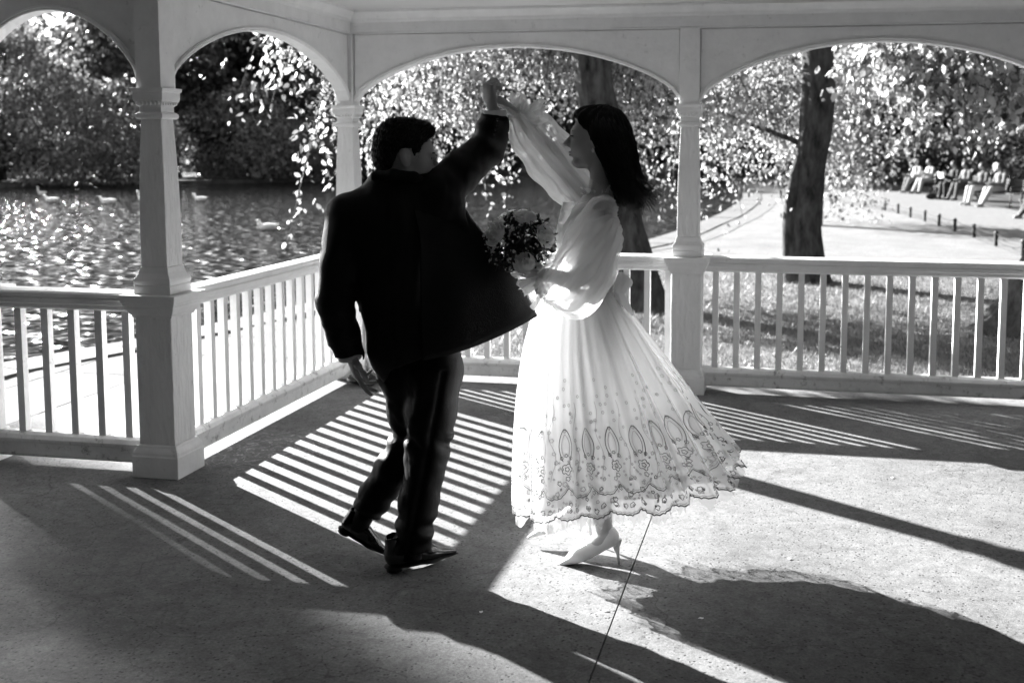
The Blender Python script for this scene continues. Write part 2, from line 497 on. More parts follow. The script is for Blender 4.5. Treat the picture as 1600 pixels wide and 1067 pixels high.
# ------------------------------------------------------------------ foliage
def leaf_cloud(P, size, droop=.5, aspect=.62, seed=0, jitter=.35):
    """one folded diamond (two triangles) per point"""
    r = np.random.default_rng(seed); n = len(P)
    d = r.normal(size=(n, 3)); d[:, 2] -= droop * 1.6; d /= np.linalg.norm(d, axis=1)[:, None]
    a = r.normal(size=(n, 3)); w = np.cross(d, a); w /= np.linalg.norm(w, axis=1)[:, None] + 1e-9
    nn = np.cross(d, w)
    L = size * r.uniform(1 - jitter, 1 + jitter, n)[:, None]
    W = L * aspect * .5
    b = P; t = P + d*L
    def side(f, ww): return P + d*L*f + w*W*ww + nn*W*abs(ww)*.35
    V = np.stack([b, side(.25, .8), side(.6, .85), t, side(.6, -.85), side(.25, -.8)], 1).reshape(-1, 3)
    i = np.arange(n)*6
    F = np.concatenate([np.stack([i, i+1, i+2, i+3], 1), np.stack([i, i+3, i+4, i+5], 1)])
    return V.astype(np.float32), F

def foliage_obj(name, P, size, material, parent=None, droop=.5, seed=0, aspect=.62):
    V, F = leaf_cloud(np.asarray(P), size, droop, aspect, seed)
    me = make_mesh(name, V, F, smooth=False)
    at = me.attributes.new("leafvar", 'FLOAT', 'POINT')
    r = np.random.default_rng(seed + 1)
    at.data.foreach_set("value", np.repeat(r.random(len(V)//6), 6).astype(np.float32))
    o = link(name, me, material, parent)
    o["kind"] = "stuff"
    return o

TWIG_PATHS = []
def twigs(center, radii, n, length, per, spread, seed, hang=1.0, hollow=.0):
    """points of leaves along drooping twigs started inside an ellipsoid"""
    r = np.random.default_rng(seed)
    u = r.normal(size=(n, 3)); u /= np.linalg.norm(u, axis=1)[:, None]
    rad = (hollow + (1 - hollow)*r.random(n)**(1/3.))[:, None]
    S = np.array(center) + u*rad*np.array(radii)
    dirn = u*np.array([1, 1, .2]) + r.normal(size=(n, 3))*.5; dirn /= np.linalg.norm(dirn, axis=1)[:, None]
    t = np.linspace(0, 1, per)[None, :, None]
    LL = length*r.uniform(.5, 1.3, n)[:, None, None]
    P = S[:, None, :] + dirn[:, None, :]*t*LL*.7 + np.array([0, 0, -1])*hang*(t**1.7)*LL
    TWIG_PATHS.append(P[:max(12, n//3), ::max(1, per//6)])
    P = P + r.normal(size=P.shape)*spread
    return P.reshape(-1, 3)

def trunk_mesh(pts, rads, n=30, lump=.12, seed=0):
    pts = np.asarray(pts, float); rads = np.asarray(rads, float)
    m = 14*(len(pts)-1) + 1
    ts = np.linspace(0, len(pts)-1, m); i = np.minimum(ts.astype(int), len(pts)-2); f = (ts - i)[:, None]
    # smooth interpolation
    pad = np.vstack([2*pts[0]-pts[1], pts, 2*pts[-1]-pts[-2]])
    p0, p1, p2, p3 = pad[i], pad[i+1], pad[i+2], pad[i+3]
    C = .5*((2*p1) + (-p0+p2)*f + (2*p0-5*p1+4*p2-p3)*f**2 + (-p0+3*p1-3*p2+p3)*f**3)
    R = np.interp(ts, np.arange(len(rads)), rads)
    mb = MB(); mb.tube(C, R, n)
    V = np.concatenate(mb.V)
    ctr = np.repeat(C, n, axis=0); rr = np.repeat(R, n)
    d = (V - ctr) / (rr[:, None] + 1e-6)
    k = 1 + lump*fbm(np.column_stack([V[:, 0]*6, V[:, 1]*6, V[:, 2]*2.2]), 1.2, seed, 4) + .055*fbm(np.column_stack([V[:, 0]*22, V[:, 1]*22, V[:, 2]*9]), 1.0, seed + 50, 2) + .05*np.sin(np.arctan2(d[:,1], d[:,0])*7 + V[:,2]*3)
    return ctr + d*(rr*k)[:, None], mb.F
# ------------------------------------------------------------------ the setting
GZ, WZ = -0.30, -0.50
LAKE = [(-9,-25),(-7.7,2),(-6.8,8.2),(-6.35,9.5),(-6.0,11),(-5.4,14),(-4.55,17.5),(-3.6,19.6),(-2.95,21.4),(-2.55,24),(-2.3,27),(-2.0,30),
        (-1.85,33),(-1.72,37.5),(-1.75,42),(-2.1,48),(-2.7,55),(-3.5,66),(-6,76),(-12,87),(-16,84),(-21,83),(-25,79),(-26.3,69),
        (-26.2,60),(-29,56),(-32,54),(-35.5,49),(-37.5,47.5),(-48,40),(-58,20),(-60,-25)]
OUT = [(-400,-60),(400,-60),(400,600),(-400,600)]
tris = tessellate_polygon([[Vector((x, y, 0)) for x, y in OUT], [Vector((x, y, 0)) for x, y in LAKE]])
pts = OUT + LAKE
V = [(x, y, GZ - .012) for x, y in pts]; F = [tuple(t) for t in tris]
F = [f if (np.cross(np.subtract(pts[f[1]], pts[f[0]]), np.subtract(pts[f[2]], pts[f[0]])) > 0) else f[::-1] for f in F]
nb = len(V)
V += [(x, y, WZ - .4) for x, y in LAKE]
n0 = len(OUT); nl = len(LAKE)
for i in range(nl):
    j = (i + 1) % nl
    F.append((n0 + i, n0 + j, nb + j, nb + i))
tag(obj('ground', V, F, 'earth', smooth=False), kind='structure')
tag(obj('lake_water', [(-70,-30,WZ),(2,-30,WZ),(2,95,WZ),(-70,95,WZ)], [(0,1,2,3)], 'water', smooth=False), kind='structure')

def sheet(name, poly, z, material, kind='structure'):
    t = tessellate_polygon([[Vector((x, y, 0)) for x, y in poly]])
    F = [f if (np.cross(np.subtract(poly[f[1]], poly[f[0]]), np.subtract(poly[f[2]], poly[f[0]])) > 0) else f[::-1] for f in map(tuple, t)]
    return tag(obj(name, [(x, y, z) for x, y in poly], F, material, smooth=False), kind=kind)

def smooth_line(pts, n=6):
    pts = np.asarray(pts, float); pad = np.vstack([2*pts[0]-pts[1], pts, 2*pts[-1]-pts[-2]]); out = []
    for i in range(len(pts)-1):
        p0, p1, p2, p3 = pad[i:i+4]
        for t in np.linspace(0, 1, n, endpoint=False):
            out.append(.5*((2*p1)+(-p0+p2)*t+(2*p0-5*p1+4*p2-p3)*t*t+(-p0+3*p1-3*p2+p3)*t**3))
    out.append(pts[-1]); return np.array(out)

bank = smooth_line([(-5.0,14.4),(-4.15,17.6),(-3.2,19.8),(-2.5,21.6),(-2.05,24.2),(-1.8,27),(-1.5,30),(-1.3,33),(-1.15,37.5),(-1.2,42)], 4)
fence_line = smooth_line([(5.2,8.5),(4.75,14.5),(4.35,18),(4.03,20.7),(3.91,22.4),(3.67,26.3),(3.38,29.5),(2.99,32.7),(2.29,36.2),(1.3,39.2),(0.0,40.9),(-0.75,41.4)], 4)
lawn_poly = [(-5.2,10.2)] + [tuple(p + np.array([.55, 0])) for p in bank] + [tuple(p) for p in fence_line[::-1]] + [(5.2,7.95),(-4.6,7.95)]
sheet('lawn', lawn_poly, GZ, 'lawn')
# light gravel path that runs past the benches and round the end of the lawn, and the paved lake edge
path_far = [(7.6,6),(7.4,20),(6.9,31),(6.5,36.5),(5.2,46.5),(3.6,51),(0.5,53.6),(-1.5,56),(-2.7,58.5)]
path_poly = [(5.2,6)] + [tuple(p) for p in fence_line] + [(-1.05,42.2),(-1.55,48),(-2.2,55),(-2.7,58.5)][:3] + path_far[::-1]
sheet('gravel_path', path_poly, GZ + .004, 'gravel_path')
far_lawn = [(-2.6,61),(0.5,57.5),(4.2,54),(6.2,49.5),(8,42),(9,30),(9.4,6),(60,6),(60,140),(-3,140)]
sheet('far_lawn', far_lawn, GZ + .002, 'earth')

lake_path = [(-5.35,14.0)] + [tuple(p + np.array([-.35, 0])) for p in bank] + [(-1.5,47),(-2.2,55),(-1.2,55),(-.9,47),(-.5,42)] + [tuple(p + np.array([.62, 0])) for p in bank[::-1]] + [(-4.2,14.0)]
sheet('lakeside_path', lake_path, GZ + .008, 'gravel_path')
# kerb stones along the lake edge
kerb = empty('lake_kerb'); tag(kerb, kind='structure')
edge = smooth_line([(-7.05,6.0),(-6.8,8.2),(-6.35,9.5),(-6.0,11),(-5.4,14),(-4.55,17.5),(-3.6,19.6),(-2.95,21.4),(-2.55,24),(-2.3,27),(-2.0,30),(-1.85,33),(-1.72,37.5),(-1.75,42),(-2.1,48),(-2.7,55)], 12)
seg = np.r_[0, np.cumsum(np.linalg.norm(np.diff(edge, axis=0), axis=1))]
L = 1.15; rk = np.random.default_rng(3)
for i in range(int(seg[-1] // L)):
    a = np.array([np.interp(i*L + .008, seg, edge[:, k]) for k in (0,1)]); b = np.array([np.interp((i+1)*L - .008, seg, edge[:, k]) for k in (0,1)])
    d = nrmz(b - a); nn = np.array([d[1], -d[0]])
    w = .62 if a[1] > 13 else .42
    zt = GZ + .022 + rk.uniform(0, .010)
    mb = MB()
    q = [a - nn*.05, b - nn*.05, b + nn*w, a + nn*w]
    if np.cross(q[1]-q[0], q[2]-q[0]) < 0: q = q[::-1]
    mb.rings([[(p[0], p[1], WZ - .1) for p in q], [(p[0], p[1], zt) for p in q]])
    mb.build('kerb_stone', 'kerb', kerb)
# paving slabs between the shelter and the water
pav = empty('lakeside_paving'); tag(pav, kind='structure')
for i, x in enumerate(np.arange(-6.9, -4.4, .8)):
    for j, y in enumerate(np.arange(5.0, 13.4, .95)):
        off = .4 if i % 2 else 0
        lo = np.interp(y + off + .47, edge[:, 1], edge[:, 0]) + .46
        x0 = max(x, lo); x1 = x + .79
        if x1 - x0 < .12: continue
        z = GZ + .006 + rk.uniform(0, .006)
        MB().box((x0, y + off, GZ - .05), (x1, y + off + .938, z)).build('paving_slab', 'slab', pav)

# ------------------------------------------------------------------ lakeside shelter
FX0, FX1, FY0, FY1 = -4.5, 4.5, -3.2, 7.62
floor = empty('shelter_floor'); tag(floor, kind='structure')
JX = -0.584
for x0, x1 in ((FX0, JX - .0025), (JX + .0025, FX1)):
    MB().box((x0, FY0, -.28), (x1, FY1, 0)).build('floor_slab', 'concrete', floor)
MB().box((FX0 + .02, FY0 + .02, GZ - .1), (FX1 - .02, FY1 - .02, -.012)).build('floor_bed', 'earth', floor)

shelter = empty('lakeside_shelter', (0, 0, 0))
tag(shelter, 'white painted timber shelter with arches, square posts and a balustrade', 'shelter')
SX, BY, LY = -3.065, 7.31, 4.94
ZR = 0.914
P0 = (-4.16, LY); P1 = (SX, LY); P2 = (SX, BY); P3 = (-.67, BY); P4 = (1.735, BY); P5 = (4.14, BY)
def pillar(x, y):
    shaft = MB().square_loft([(1.045,.071),(1.30,.070),(1.45,.067),(1.60,.062),(1.772,.0545)]).build('pillar', 'paint_post', shelter, loc=(x, y, 0), bevel=.004)
    MB().square_loft([(0,.125),(.105,.125),(.112,.122),(.125,.121),(.135,.117),(.150,.108),(.157,.1065),(.163,.100)]).build('base_block', 'paint', shaft, bevel=.003)
    MB().square_loft([(.163,.0967),(.80,.0967)]).build('pedestal', 'paint_post', shaft, bevel=.004)
    MB().square_loft([(.80,.106),(.812,.108),(.820,.116),(.845,.128),(.858,.130),(.862,.137),(.872,.139),(.876,.1455),(.902,.1505),(.914,.1505)]).build('pedestal_cap', 'paint', shaft, bevel=.002)
    MB().square_loft([(.914,.098),(.955,.098),(.958,.094),(.966,.097),(.978,.099),(.990,.097),(1.000,.089),(1.015,.080),(1.032,.0765),(1.045,.073)]).build('shaft_base', 'paint', shaft, bevel=.002)
    cap = MB().square_loft([(1.768,.066),(1.774,.073),(1.783,.0745),(1.792,.073),(1.798,.066),(1.802,.058),(1.828,.058),(1.832,.063),(1.858,.078),(1.864,.0785),(1.868,.080),(1.896,.080),(1.902,.086),(1.918,.0884)]).build('capital', 'paint', shaft, bevel=.0015)
    egg = MB()                                   # carved egg ornament under the abacus
    for side in range(4):
        c, s = [(1,0),(0,1),(-1,0),(0,-1)][side]
        for u in np.linspace(-.055, .055, 6):
            ctr = np.array([.0715, u]) @ np.array([[c, s], [-s, c]])
            R = [[(ctr[0] + .0085*math.cos(a)*math.cos(b), ctr[1] + .0085*math.cos(a)*math.sin(b), 1.845 + .011*math.sin(a)) for b in np.arange(6)*TAU/6] for a in (-1.3,-.6,.1,.8,1.3)]
            egg.rings(R)
    egg.build('carving', 'paint', cap)
    MB().box((-.066,-.066,1.918), (.066,.066,2.405)).build('pilaster', 'paint', shaft, bevel=.003)
    return shaft
for p in (P0, P1, P2, P3, P4, P5): pillar(*p)

HAND = [(-.020,.812),(.020,.812),(.036,.822),(.040,.842),(.050,.848),(.052,.868),(.046,.874),(.056,.884),(.060,.900),(.054,.910),(.020,.919),
        (-.020,.919),(-.054,.910),(-.060,.900),(-.056,.884),(-.046,.874),(-.052,.868),(-.050,.848),(-.040,.842),(-.036,.822)]
BOTT = [(-.034,.045),(.034,.045),(.040,.058),(.040,.118),(.047,.124),(.049,.140),(.036,.160),(.018,.172),(-.018,.172),(-.036,.160),(-.049,.140),(-.047,.124),(-.040,.118),(-.040,.058)]
bal_me = None
def balustrade(a, b, start, step=.1398):
    global bal_me
    a = np.array(a); b = np.array(b); d = (b - a) / np.linalg.norm(b - a); Ln = np.linalg.norm(b - a)
    a1 = a + d*.128; b1 = b - d*.128
    profile_bar(a + d*.118, b - d*.118, HAND, 'handrail', 'paint', shelter)
    profile_bar(a + d*.1, b - d*.1, BOTT, 'bottom_rail', 'paint_rail', shelter)
    if bal_me is None:
        mb = MB(); mb.box((-.0195,-.0195,.168), (.0195,.0195,.816)); bal_me = make_mesh('baluster', np.concatenate(mb.V), mb.F, smooth=False)
    s = start
    while s < Ln - .115:
        o = link('baluster', bal_me, 'paint', shelter)
        o.location = (a[0] + d[0]*s, a[1] + d[1]*s, 0); o.rotation_euler = (0, 0, math.atan2(d[1], d[0]) + random.uniform(-.03, .03))
        s += step
balustrade(P0, P1, .13, .1525)
balustrade(P1, P2, .2931)
balustrade(P2, P3, .165)
balustrade(P3, P4, .185)
balustrade(P4, P5, .185)

def arch_panel(a, b, spring=1.945, apex=2.30, top=2.398):
    a = np.array(a); b = np.array(b); d = (b - a)/np.linalg.norm(b - a); Ln = np.linalg.norm(b - a); nrm = np.array([-d[1], d[0]])
    s0, s1 = .072, Ln - .072; N = 48
    us = np.linspace(-1, 1, N + 1)
    rise = apex - spring
    z = apex - rise*(.5*us**2 + .5*(1 - np.sqrt(np.maximum(0, 1 - us**2))))
    s = (s0 + s1)/2 + (s1 - s0)/2*us
    def P(ss, off, zz): return (a[0] + d[0]*ss + nrm[0]*off, a[1] + d[1]*ss + nrm[1]*off, zz)
    T = .035
    V = []; F = []
    for i in range(N + 1):
        V += [P(s[i], T, z[i]), P(s[i], T, top), P(s[i], -T, z[i]), P(s[i], -T, top)]
    for i in range(N):
        q = 4*i; r = q + 4
        F += [(q, q+1, r+1, r), (q+2, r+2, r+3, q+3), (q, r, r+2, q+2)]
    F += [(0,2,3,1), (4*N, 4*N+1, 4*N+3, 4*N+2)]
    pan = obj('arch_panel', V, F, 'paint', shelter, smooth=False)
    # bead moulding round the arch on both faces and a thin intrados board
    for sgn in (1, -1):
        pr = [(0, 0), (0, .011), (.006, .015), (.010, .012), (.014, .018), (.022, .018), (.026, .010), (.026, 0)]
        mb = MB(); R = []
        for i in range(N + 1):
            j0, j1 = max(0, i-1), min(N, i+1)
            tx, tz = s[j1]-s[j0], z[j1]-z[j0]; l = math.hypot(tx, tz); nx, nz = -tz/l, tx/l
            R.append([P(s[i] + nx*u, sgn*(T - .001 + v), z[i] + nz*u) for u, v in pr])
        mb.rings(R); mb.build('arch_bead', 'paint', pan, smooth=False)
    # frieze board and cornice steps above the arch
    return pan
for a, b in ((P0, P1), (P1, P2), (P2, P3), (P3, P4), (P4, P5)): arch_panel(a, b)

FRZ = [(-.050,2.402),(.050,2.402),(.056,2.408),(.050,2.416),(.050,2.480),(.062,2.492),(.066,2.504),(.072,2.510),(.090,2.532),(.102,2.545),(.104,2.562),
       (-.104,2.562),(-.102,2.545),(-.090,2.532),(-.072,2.510),(-.066,2.504),(-.062,2.492),(-.050,2.480),(-.050,2.416),(-.056,2.408)]
e = .104
for a, b in (((P0[0]-.4, LY), (SX - .0, LY)), ((SX, LY + .0), (SX, BY)), ((SX, BY), (P5[0]+.3, BY))):
    profile_bar(a, b, FRZ, 'cornice', 'paint', shelter)
# ceiling boards and a low hipped roof over them
cl = MB(); cl.box((-3.6, -1.4, 2.562), (4.9, BY + .45, 2.60)); cl.box((-4.75, -1.4, 2.5635), (-3.6, LY + .45, 2.60)); cl.build('ceiling', 'paint_ceiling', shelter)
rf = MB()
rf.rings([[(-5.0,-1.7,2.60),(5.2,-1.7,2.60),(5.2,BY+.62,2.60),(-3.75,BY+.62,2.60),(-3.75,LY+.62,2.60),(-5.0,LY+.62,2.60)],
          [(-5.0,-1.7,2.70),(5.2,-1.7,2.70),(5.2,BY+.62,2.70),(-3.75,BY+.62,2.70),(-3.75,LY+.62,2.70),(-5.0,LY+.62,2.70)],
          [(-2.6,1.2,3.9),(2.8,1.2,3.9),(2.8,BY-2.0,3.9),(-1.8,BY-2.0,3.9),(-1.8,LY-.6,3.9),(-2.6,LY-.6,3.9)]])
rf.build('roof', 'roof', shelter)

# unseen dark walls added behind and beside the camera to block sky light
MB().box((-4.75, -1.40, -.02), (4.9, -1.30, 2.56)).build('rear_light_block', 'wood_dark', shelter)
MB().box((-4.62, -1.298, -.02), (-4.54, 4.2, 2.56)).build('side_light_block', 'wood_dark', shelter)
MB().box((4.62, -1.298, -.02), (4.70, 6.9, 2.56)).build('side_light_block', 'wood_dark', shelter)
# ------------------------------------------------------------------ trees
def tree(name, label, base, trunk, rads, limbs, leafP, leaf_size, leaf_material, group=None, seed=0, droop=.7, cat='tree'):
    root = empty(name, (base[0], base[1], base[2] if len(base) > 2 else GZ))
    tag(root, label, cat, group)
    off = np.array(root.location)
    V, F = trunk_mesh(np.asarray(trunk) - off, rads, seed=seed)
    tr = obj('trunk', V, F, 'bark', root)
    for i, (pts, r) in enumerate(limbs):
        V, F = trunk_mesh(np.asarray(pts) - off, r, n=9, seed=seed + i + 1)
        obj('limb', V, F, 'bark', tr)
    if TWIG_PATHS:
        mb = MB()
        for grp in TWIG_PATHS:
            for pth in grp: mb.tube(pth - off, np.linspace(.011, .003, len(pth)), 4, cap=False)
        TWIG_PATHS.clear()
        tw_ = mb.build('twigs', 'bark', root, smooth=True); tw_["kind"] = "stuff"
    foliage_obj('crown', np.asarray(leafP) - off, leaf_size, leaf_material, root, droop=droop, seed=seed)
    return root

# A: leaning old tree on the lake bank behind the bride, its twigs hanging over the water
A = [(-1.70,12.9,-.42),(-1.78,12.9,.1),(-1.92,12.9,.7),(-2.10,12.9,1.4),(-2.26,12.9,2.0),(-2.40,12.95,2.9),(-2.7,13.2,4.2),(-3.1,13.6,5.6),(-3.5,14,7.2)]
Ar = [.36,.24,.20,.20,.225,.235,.19,.14,.06]
limbsA = [([(-2.40,12.95,2.75),(-2.9,12.5,3.6),(-3.8,11.9,4.2),(-4.8,11.4,4.3),(-5.6,11.0,3.9)],[.13,.11,.085,.05,.02]),
          ([(-2.34,12.93,2.5),(-2.0,13.6,3.3),(-1.2,14.6,4.0),(-.6,15.4,4.3)],[.11,.08,.05,.02]),
          ([(-2.55,13.1,3.6),(-3.4,14.2,4.6),(-4.5,15.4,5.0),(-5.4,16.4,4.8)],[.11,.08,.05,.02])]
def canopy(c, r, n, seed):
    q = np.random.default_rng(seed); u = q.normal(size=(n, 3)); u /= np.linalg.norm(u, axis=1)[:, None]
    return np.array(c) + u*(.35 + .65*q.random(n)**.5)[:, None]*np.array(r)
leafA = np.concatenate([
    twigs((-4.0,15.4,3.6),(1.9,1.3,.75), 270, .95, 38, .075, 11, 1.15),
    twigs((-5.0,15.2,2.55),(.75,1.0,.55), 100, .9, 38, .07, 12, 1.2),
    twigs((-3.4,15.6,3.2),(1.0,1.0,.4), 110, .65, 38, .07, 13, 1.0),
    twigs((-1.7,15.2,2.75),(.95,1.0,.65), 130, 1.1, 38, .07, 14, 1.25),
    twigs((-4.92,11.05,3.05),(.30,.35,.30), 44, .75, 30, .05, 15, 1.5),
    twigs((-4.68,11.0,2.55),(.14,.2,.30), 22, .95, 30, .045, 16, 1.9),
    canopy((-2.5,14.7,7.3),(2.8,2.2,2.1), 9000, 17)])
tree('bank_tree', 'leaning rough barked tree on the lake bank behind the dancing woman', A[0][:2], A, Ar, limbsA, leafA, .072, 'leaf_bright', seed=21)

# B: straight trunk on the lawn, seen through the right-hand arch
B = [(.20,16.0,-.42),(.18,16.0,.0),(.17,16.0,.5),(.24,16.0,1.1),(.30,16,1.7),(.33,16,2.5),(.32,16,3.4),(.5,16.1,5),(.6,16.2,7)]
Br = [.40,.28,.235,.22,.235,.225,.20,.16,.06]
limbsB = [([(.26,16,1.6),(-.15,16.2,1.78),(-.7,16.5,1.98),(-1.3,16.8,2.3)],[.05,.036,.024,.010]),
          ([(.02,15.96,-.3),(-.02,15.9,.5),(.03,15.9,1.1),(.16,15.95,1.7)],[.13,.10,.09,.07]),
          ([(.33,16,2.9),(1.0,16.6,3.8),(1.9,17.2,4.2)],[.11,.08,.03])]
leafB = np.concatenate([
    twigs((-.55,17.4,3.0),(.95,1.2,.9), 170, .95, 32, .075, 31, 1.15),
    twigs((-.75,17.0,2.45),(.65,.9,.4), 60, .7, 32, .07, 32, 1.0),
    twigs((.9,17.6,3.1),(.9,1.2,.9), 120, 1.0, 32, .075, 33, 1.2),
    canopy((.8,17.0,7.8),(2.9,2.4,2.3), 9000, 34)])
tree('lawn_tree', 'upright dark trunk with knobbly bark standing on the sunlit lawn', B[0][:2], B, Br, limbsB, leafB, .075, 'leaf_bright', seed=22)

# C: tree at the right edge, only its root flare shows below; broad leaves hang into the arch
C = [(2.30,12.1,-.45),(2.40,12.12,-.1),(2.62,12.15,.5),(2.78,12.2,1.2),(2.8,12.3,2.2),(2.7,12.5,3.4),(2.5,12.8,5.0)]
Cr = [.50,.27,.22,.20,.20,.17,.08]
limbsC = [([(2.8,12.3,2.3),(2.3,13.0,3.1),(1.6,13.8,3.5),(1.0,14.4,3.4)],[.10,.07,.05,.02]),
          ([(2.30,12.1,-.12),(2.1,12.0,-.22),(1.86,11.92,-.34)],[.14,.09,.03])]
leafC = np.concatenate([
    twigs((1.85,14.1,3.05),(.95,.6,.45), 95, .70, 18, .09, 41, 1.0),
    twigs((2.0,14.0,2.45),(.5,.5,.25), 30, .55, 18, .08, 42, 1.0),
    twigs((1.15,14.4,2.75),(.5,.5,.30), 30, .55, 18, .08, 43, 1.0),
    canopy((3.3,13.0,7.0),(2.9,2.4,2.1), 5000, 44)])
tree('broadleaf_tree', 'broad leaved tree at the right edge with spreading roots', C[0][:2], C, Cr, limbsC, leafC, .11, 'leaf_bright', seed=23, droop=.9)

# D: weeping tree half way down the lawn, its twigs almost touch the grass near the benches
D = [(.55,27.5,-.42),(.6,27.5,.8),(.7,27.6,2.5),(.9,27.8,4.5)]
leafD = np.concatenate([
    twigs((.85,28.4,2.7),(1.0,1.2,1.0), 110, 1.4, 30, .10, 51, 1.3),
    twigs((1.25,28.6,1.6),(.5,.8,.5), 45, 1.2, 30, .10, 52, 1.3),
    twigs((.6,28.4,3.2),(1.3,1.3,.9), 70, 1.2, 30, .10, 53, 1.2)])
tree('weeping_tree', 'weeping tree whose bright twigs hang low beside the benches', D[0][:2], D, [.22,.17,.14,.06], [], leafD, .11, 'leaf_bright', seed=24)

# far trees and shrubs: crowns built from many leafy lumps
def far_tree(name, label, x, y, h, r, material, leaf, n, seed, low=.15, group=None, squash=1.0, lumps=16, cat='tree'):
    rr = np.random.default_rng(seed)
    root = empty(name, (x, y, GZ)); tag(root, label, cat, group)
    if h > 5:
        V, F = trunk_mesh([(0,0,-.1),(rr.uniform(-.2,.2),0,h*.3),(rr.uniform(-.4,.4),.2,h*.75)], [h*.028, h*.022, h*.008], n=9, seed=seed)
    else:
        V, F = trunk_mesh([(0,0,-.1),(.1,0,h*.3),(.2,.1,h*.7)], [.10,.07,.03], n=7, seed=seed)
    obj('trunk' if h > 5 else 'stem', V, F, 'bark', root)
    P = []
    for i in range(lumps):
        a = rr.uniform(0, TAU); q = math.sqrt(rr.random()); zz = rr.uniform(low, .92)
        prof = math.sin(PI*min(1, max(0, (zz*.8 + .14))))**.6
        c = np.array([math.cos(a)*r*q*prof, math.sin(a)*r*q*prof, zz*h])
        lr = r*rr.uniform(.28, .48)
        m = n // lumps
        u = rr.normal(size=(m, 3)); u /= np.linalg.norm(u, axis=1)[:, None]
        p = c + u*(lr*(.55 + .5*rr.random(m)**.5))[:, None]*np.array([1, 1, .72*squash])
        p[:, 2] = np.maximum(p[:, 2], .05)
        P.append(p)
    foliage_obj('crown', np.concatenate(P), leaf, material, root, droop=.3, seed=seed)
    return root
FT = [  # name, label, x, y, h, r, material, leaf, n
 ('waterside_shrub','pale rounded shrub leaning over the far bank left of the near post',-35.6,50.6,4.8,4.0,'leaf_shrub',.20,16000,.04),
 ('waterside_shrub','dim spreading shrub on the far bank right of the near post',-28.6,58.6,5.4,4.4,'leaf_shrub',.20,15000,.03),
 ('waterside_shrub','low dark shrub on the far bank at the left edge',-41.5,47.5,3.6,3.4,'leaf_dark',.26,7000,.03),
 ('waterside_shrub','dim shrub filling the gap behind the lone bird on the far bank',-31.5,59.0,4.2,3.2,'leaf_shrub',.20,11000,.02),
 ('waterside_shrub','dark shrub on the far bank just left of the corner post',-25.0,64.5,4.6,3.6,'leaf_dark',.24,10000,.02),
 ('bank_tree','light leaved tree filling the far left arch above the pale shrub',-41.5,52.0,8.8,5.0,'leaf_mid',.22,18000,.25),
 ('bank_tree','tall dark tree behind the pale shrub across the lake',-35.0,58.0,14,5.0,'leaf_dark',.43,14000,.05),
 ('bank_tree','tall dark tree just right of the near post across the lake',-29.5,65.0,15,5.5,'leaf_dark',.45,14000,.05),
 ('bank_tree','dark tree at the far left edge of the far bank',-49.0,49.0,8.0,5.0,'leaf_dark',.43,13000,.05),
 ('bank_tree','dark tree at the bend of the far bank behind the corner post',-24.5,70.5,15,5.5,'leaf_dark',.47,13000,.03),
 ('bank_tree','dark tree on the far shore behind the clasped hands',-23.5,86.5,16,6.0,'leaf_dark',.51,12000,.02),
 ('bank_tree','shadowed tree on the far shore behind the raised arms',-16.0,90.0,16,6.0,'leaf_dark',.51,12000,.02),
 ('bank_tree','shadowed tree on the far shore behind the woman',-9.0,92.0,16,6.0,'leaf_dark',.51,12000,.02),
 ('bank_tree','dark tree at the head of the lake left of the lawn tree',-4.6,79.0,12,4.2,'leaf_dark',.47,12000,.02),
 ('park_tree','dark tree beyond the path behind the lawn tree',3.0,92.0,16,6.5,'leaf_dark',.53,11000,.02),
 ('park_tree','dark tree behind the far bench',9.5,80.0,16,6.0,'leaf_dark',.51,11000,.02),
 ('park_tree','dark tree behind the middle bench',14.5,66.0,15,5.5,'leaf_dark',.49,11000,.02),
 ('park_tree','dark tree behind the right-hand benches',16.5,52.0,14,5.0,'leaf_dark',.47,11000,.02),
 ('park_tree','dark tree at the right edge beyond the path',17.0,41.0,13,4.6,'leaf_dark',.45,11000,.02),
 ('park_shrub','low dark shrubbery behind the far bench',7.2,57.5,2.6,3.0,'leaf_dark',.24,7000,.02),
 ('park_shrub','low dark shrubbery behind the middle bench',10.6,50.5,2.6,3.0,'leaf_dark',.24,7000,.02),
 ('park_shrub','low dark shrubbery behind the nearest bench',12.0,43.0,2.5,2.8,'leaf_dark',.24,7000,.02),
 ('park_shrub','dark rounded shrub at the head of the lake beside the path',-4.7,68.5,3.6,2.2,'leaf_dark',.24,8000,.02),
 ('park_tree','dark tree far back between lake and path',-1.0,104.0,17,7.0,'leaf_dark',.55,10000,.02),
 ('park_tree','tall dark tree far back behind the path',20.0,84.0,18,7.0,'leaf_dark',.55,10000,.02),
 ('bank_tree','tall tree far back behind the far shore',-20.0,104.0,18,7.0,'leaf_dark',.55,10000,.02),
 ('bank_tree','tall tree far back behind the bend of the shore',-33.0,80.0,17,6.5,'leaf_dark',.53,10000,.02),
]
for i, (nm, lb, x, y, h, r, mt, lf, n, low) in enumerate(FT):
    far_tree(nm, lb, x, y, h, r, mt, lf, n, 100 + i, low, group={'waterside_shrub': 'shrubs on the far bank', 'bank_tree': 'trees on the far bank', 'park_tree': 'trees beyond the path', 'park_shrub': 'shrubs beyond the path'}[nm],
             cat='shrub' if 'shrub' in nm else 'tree', lumps=22)
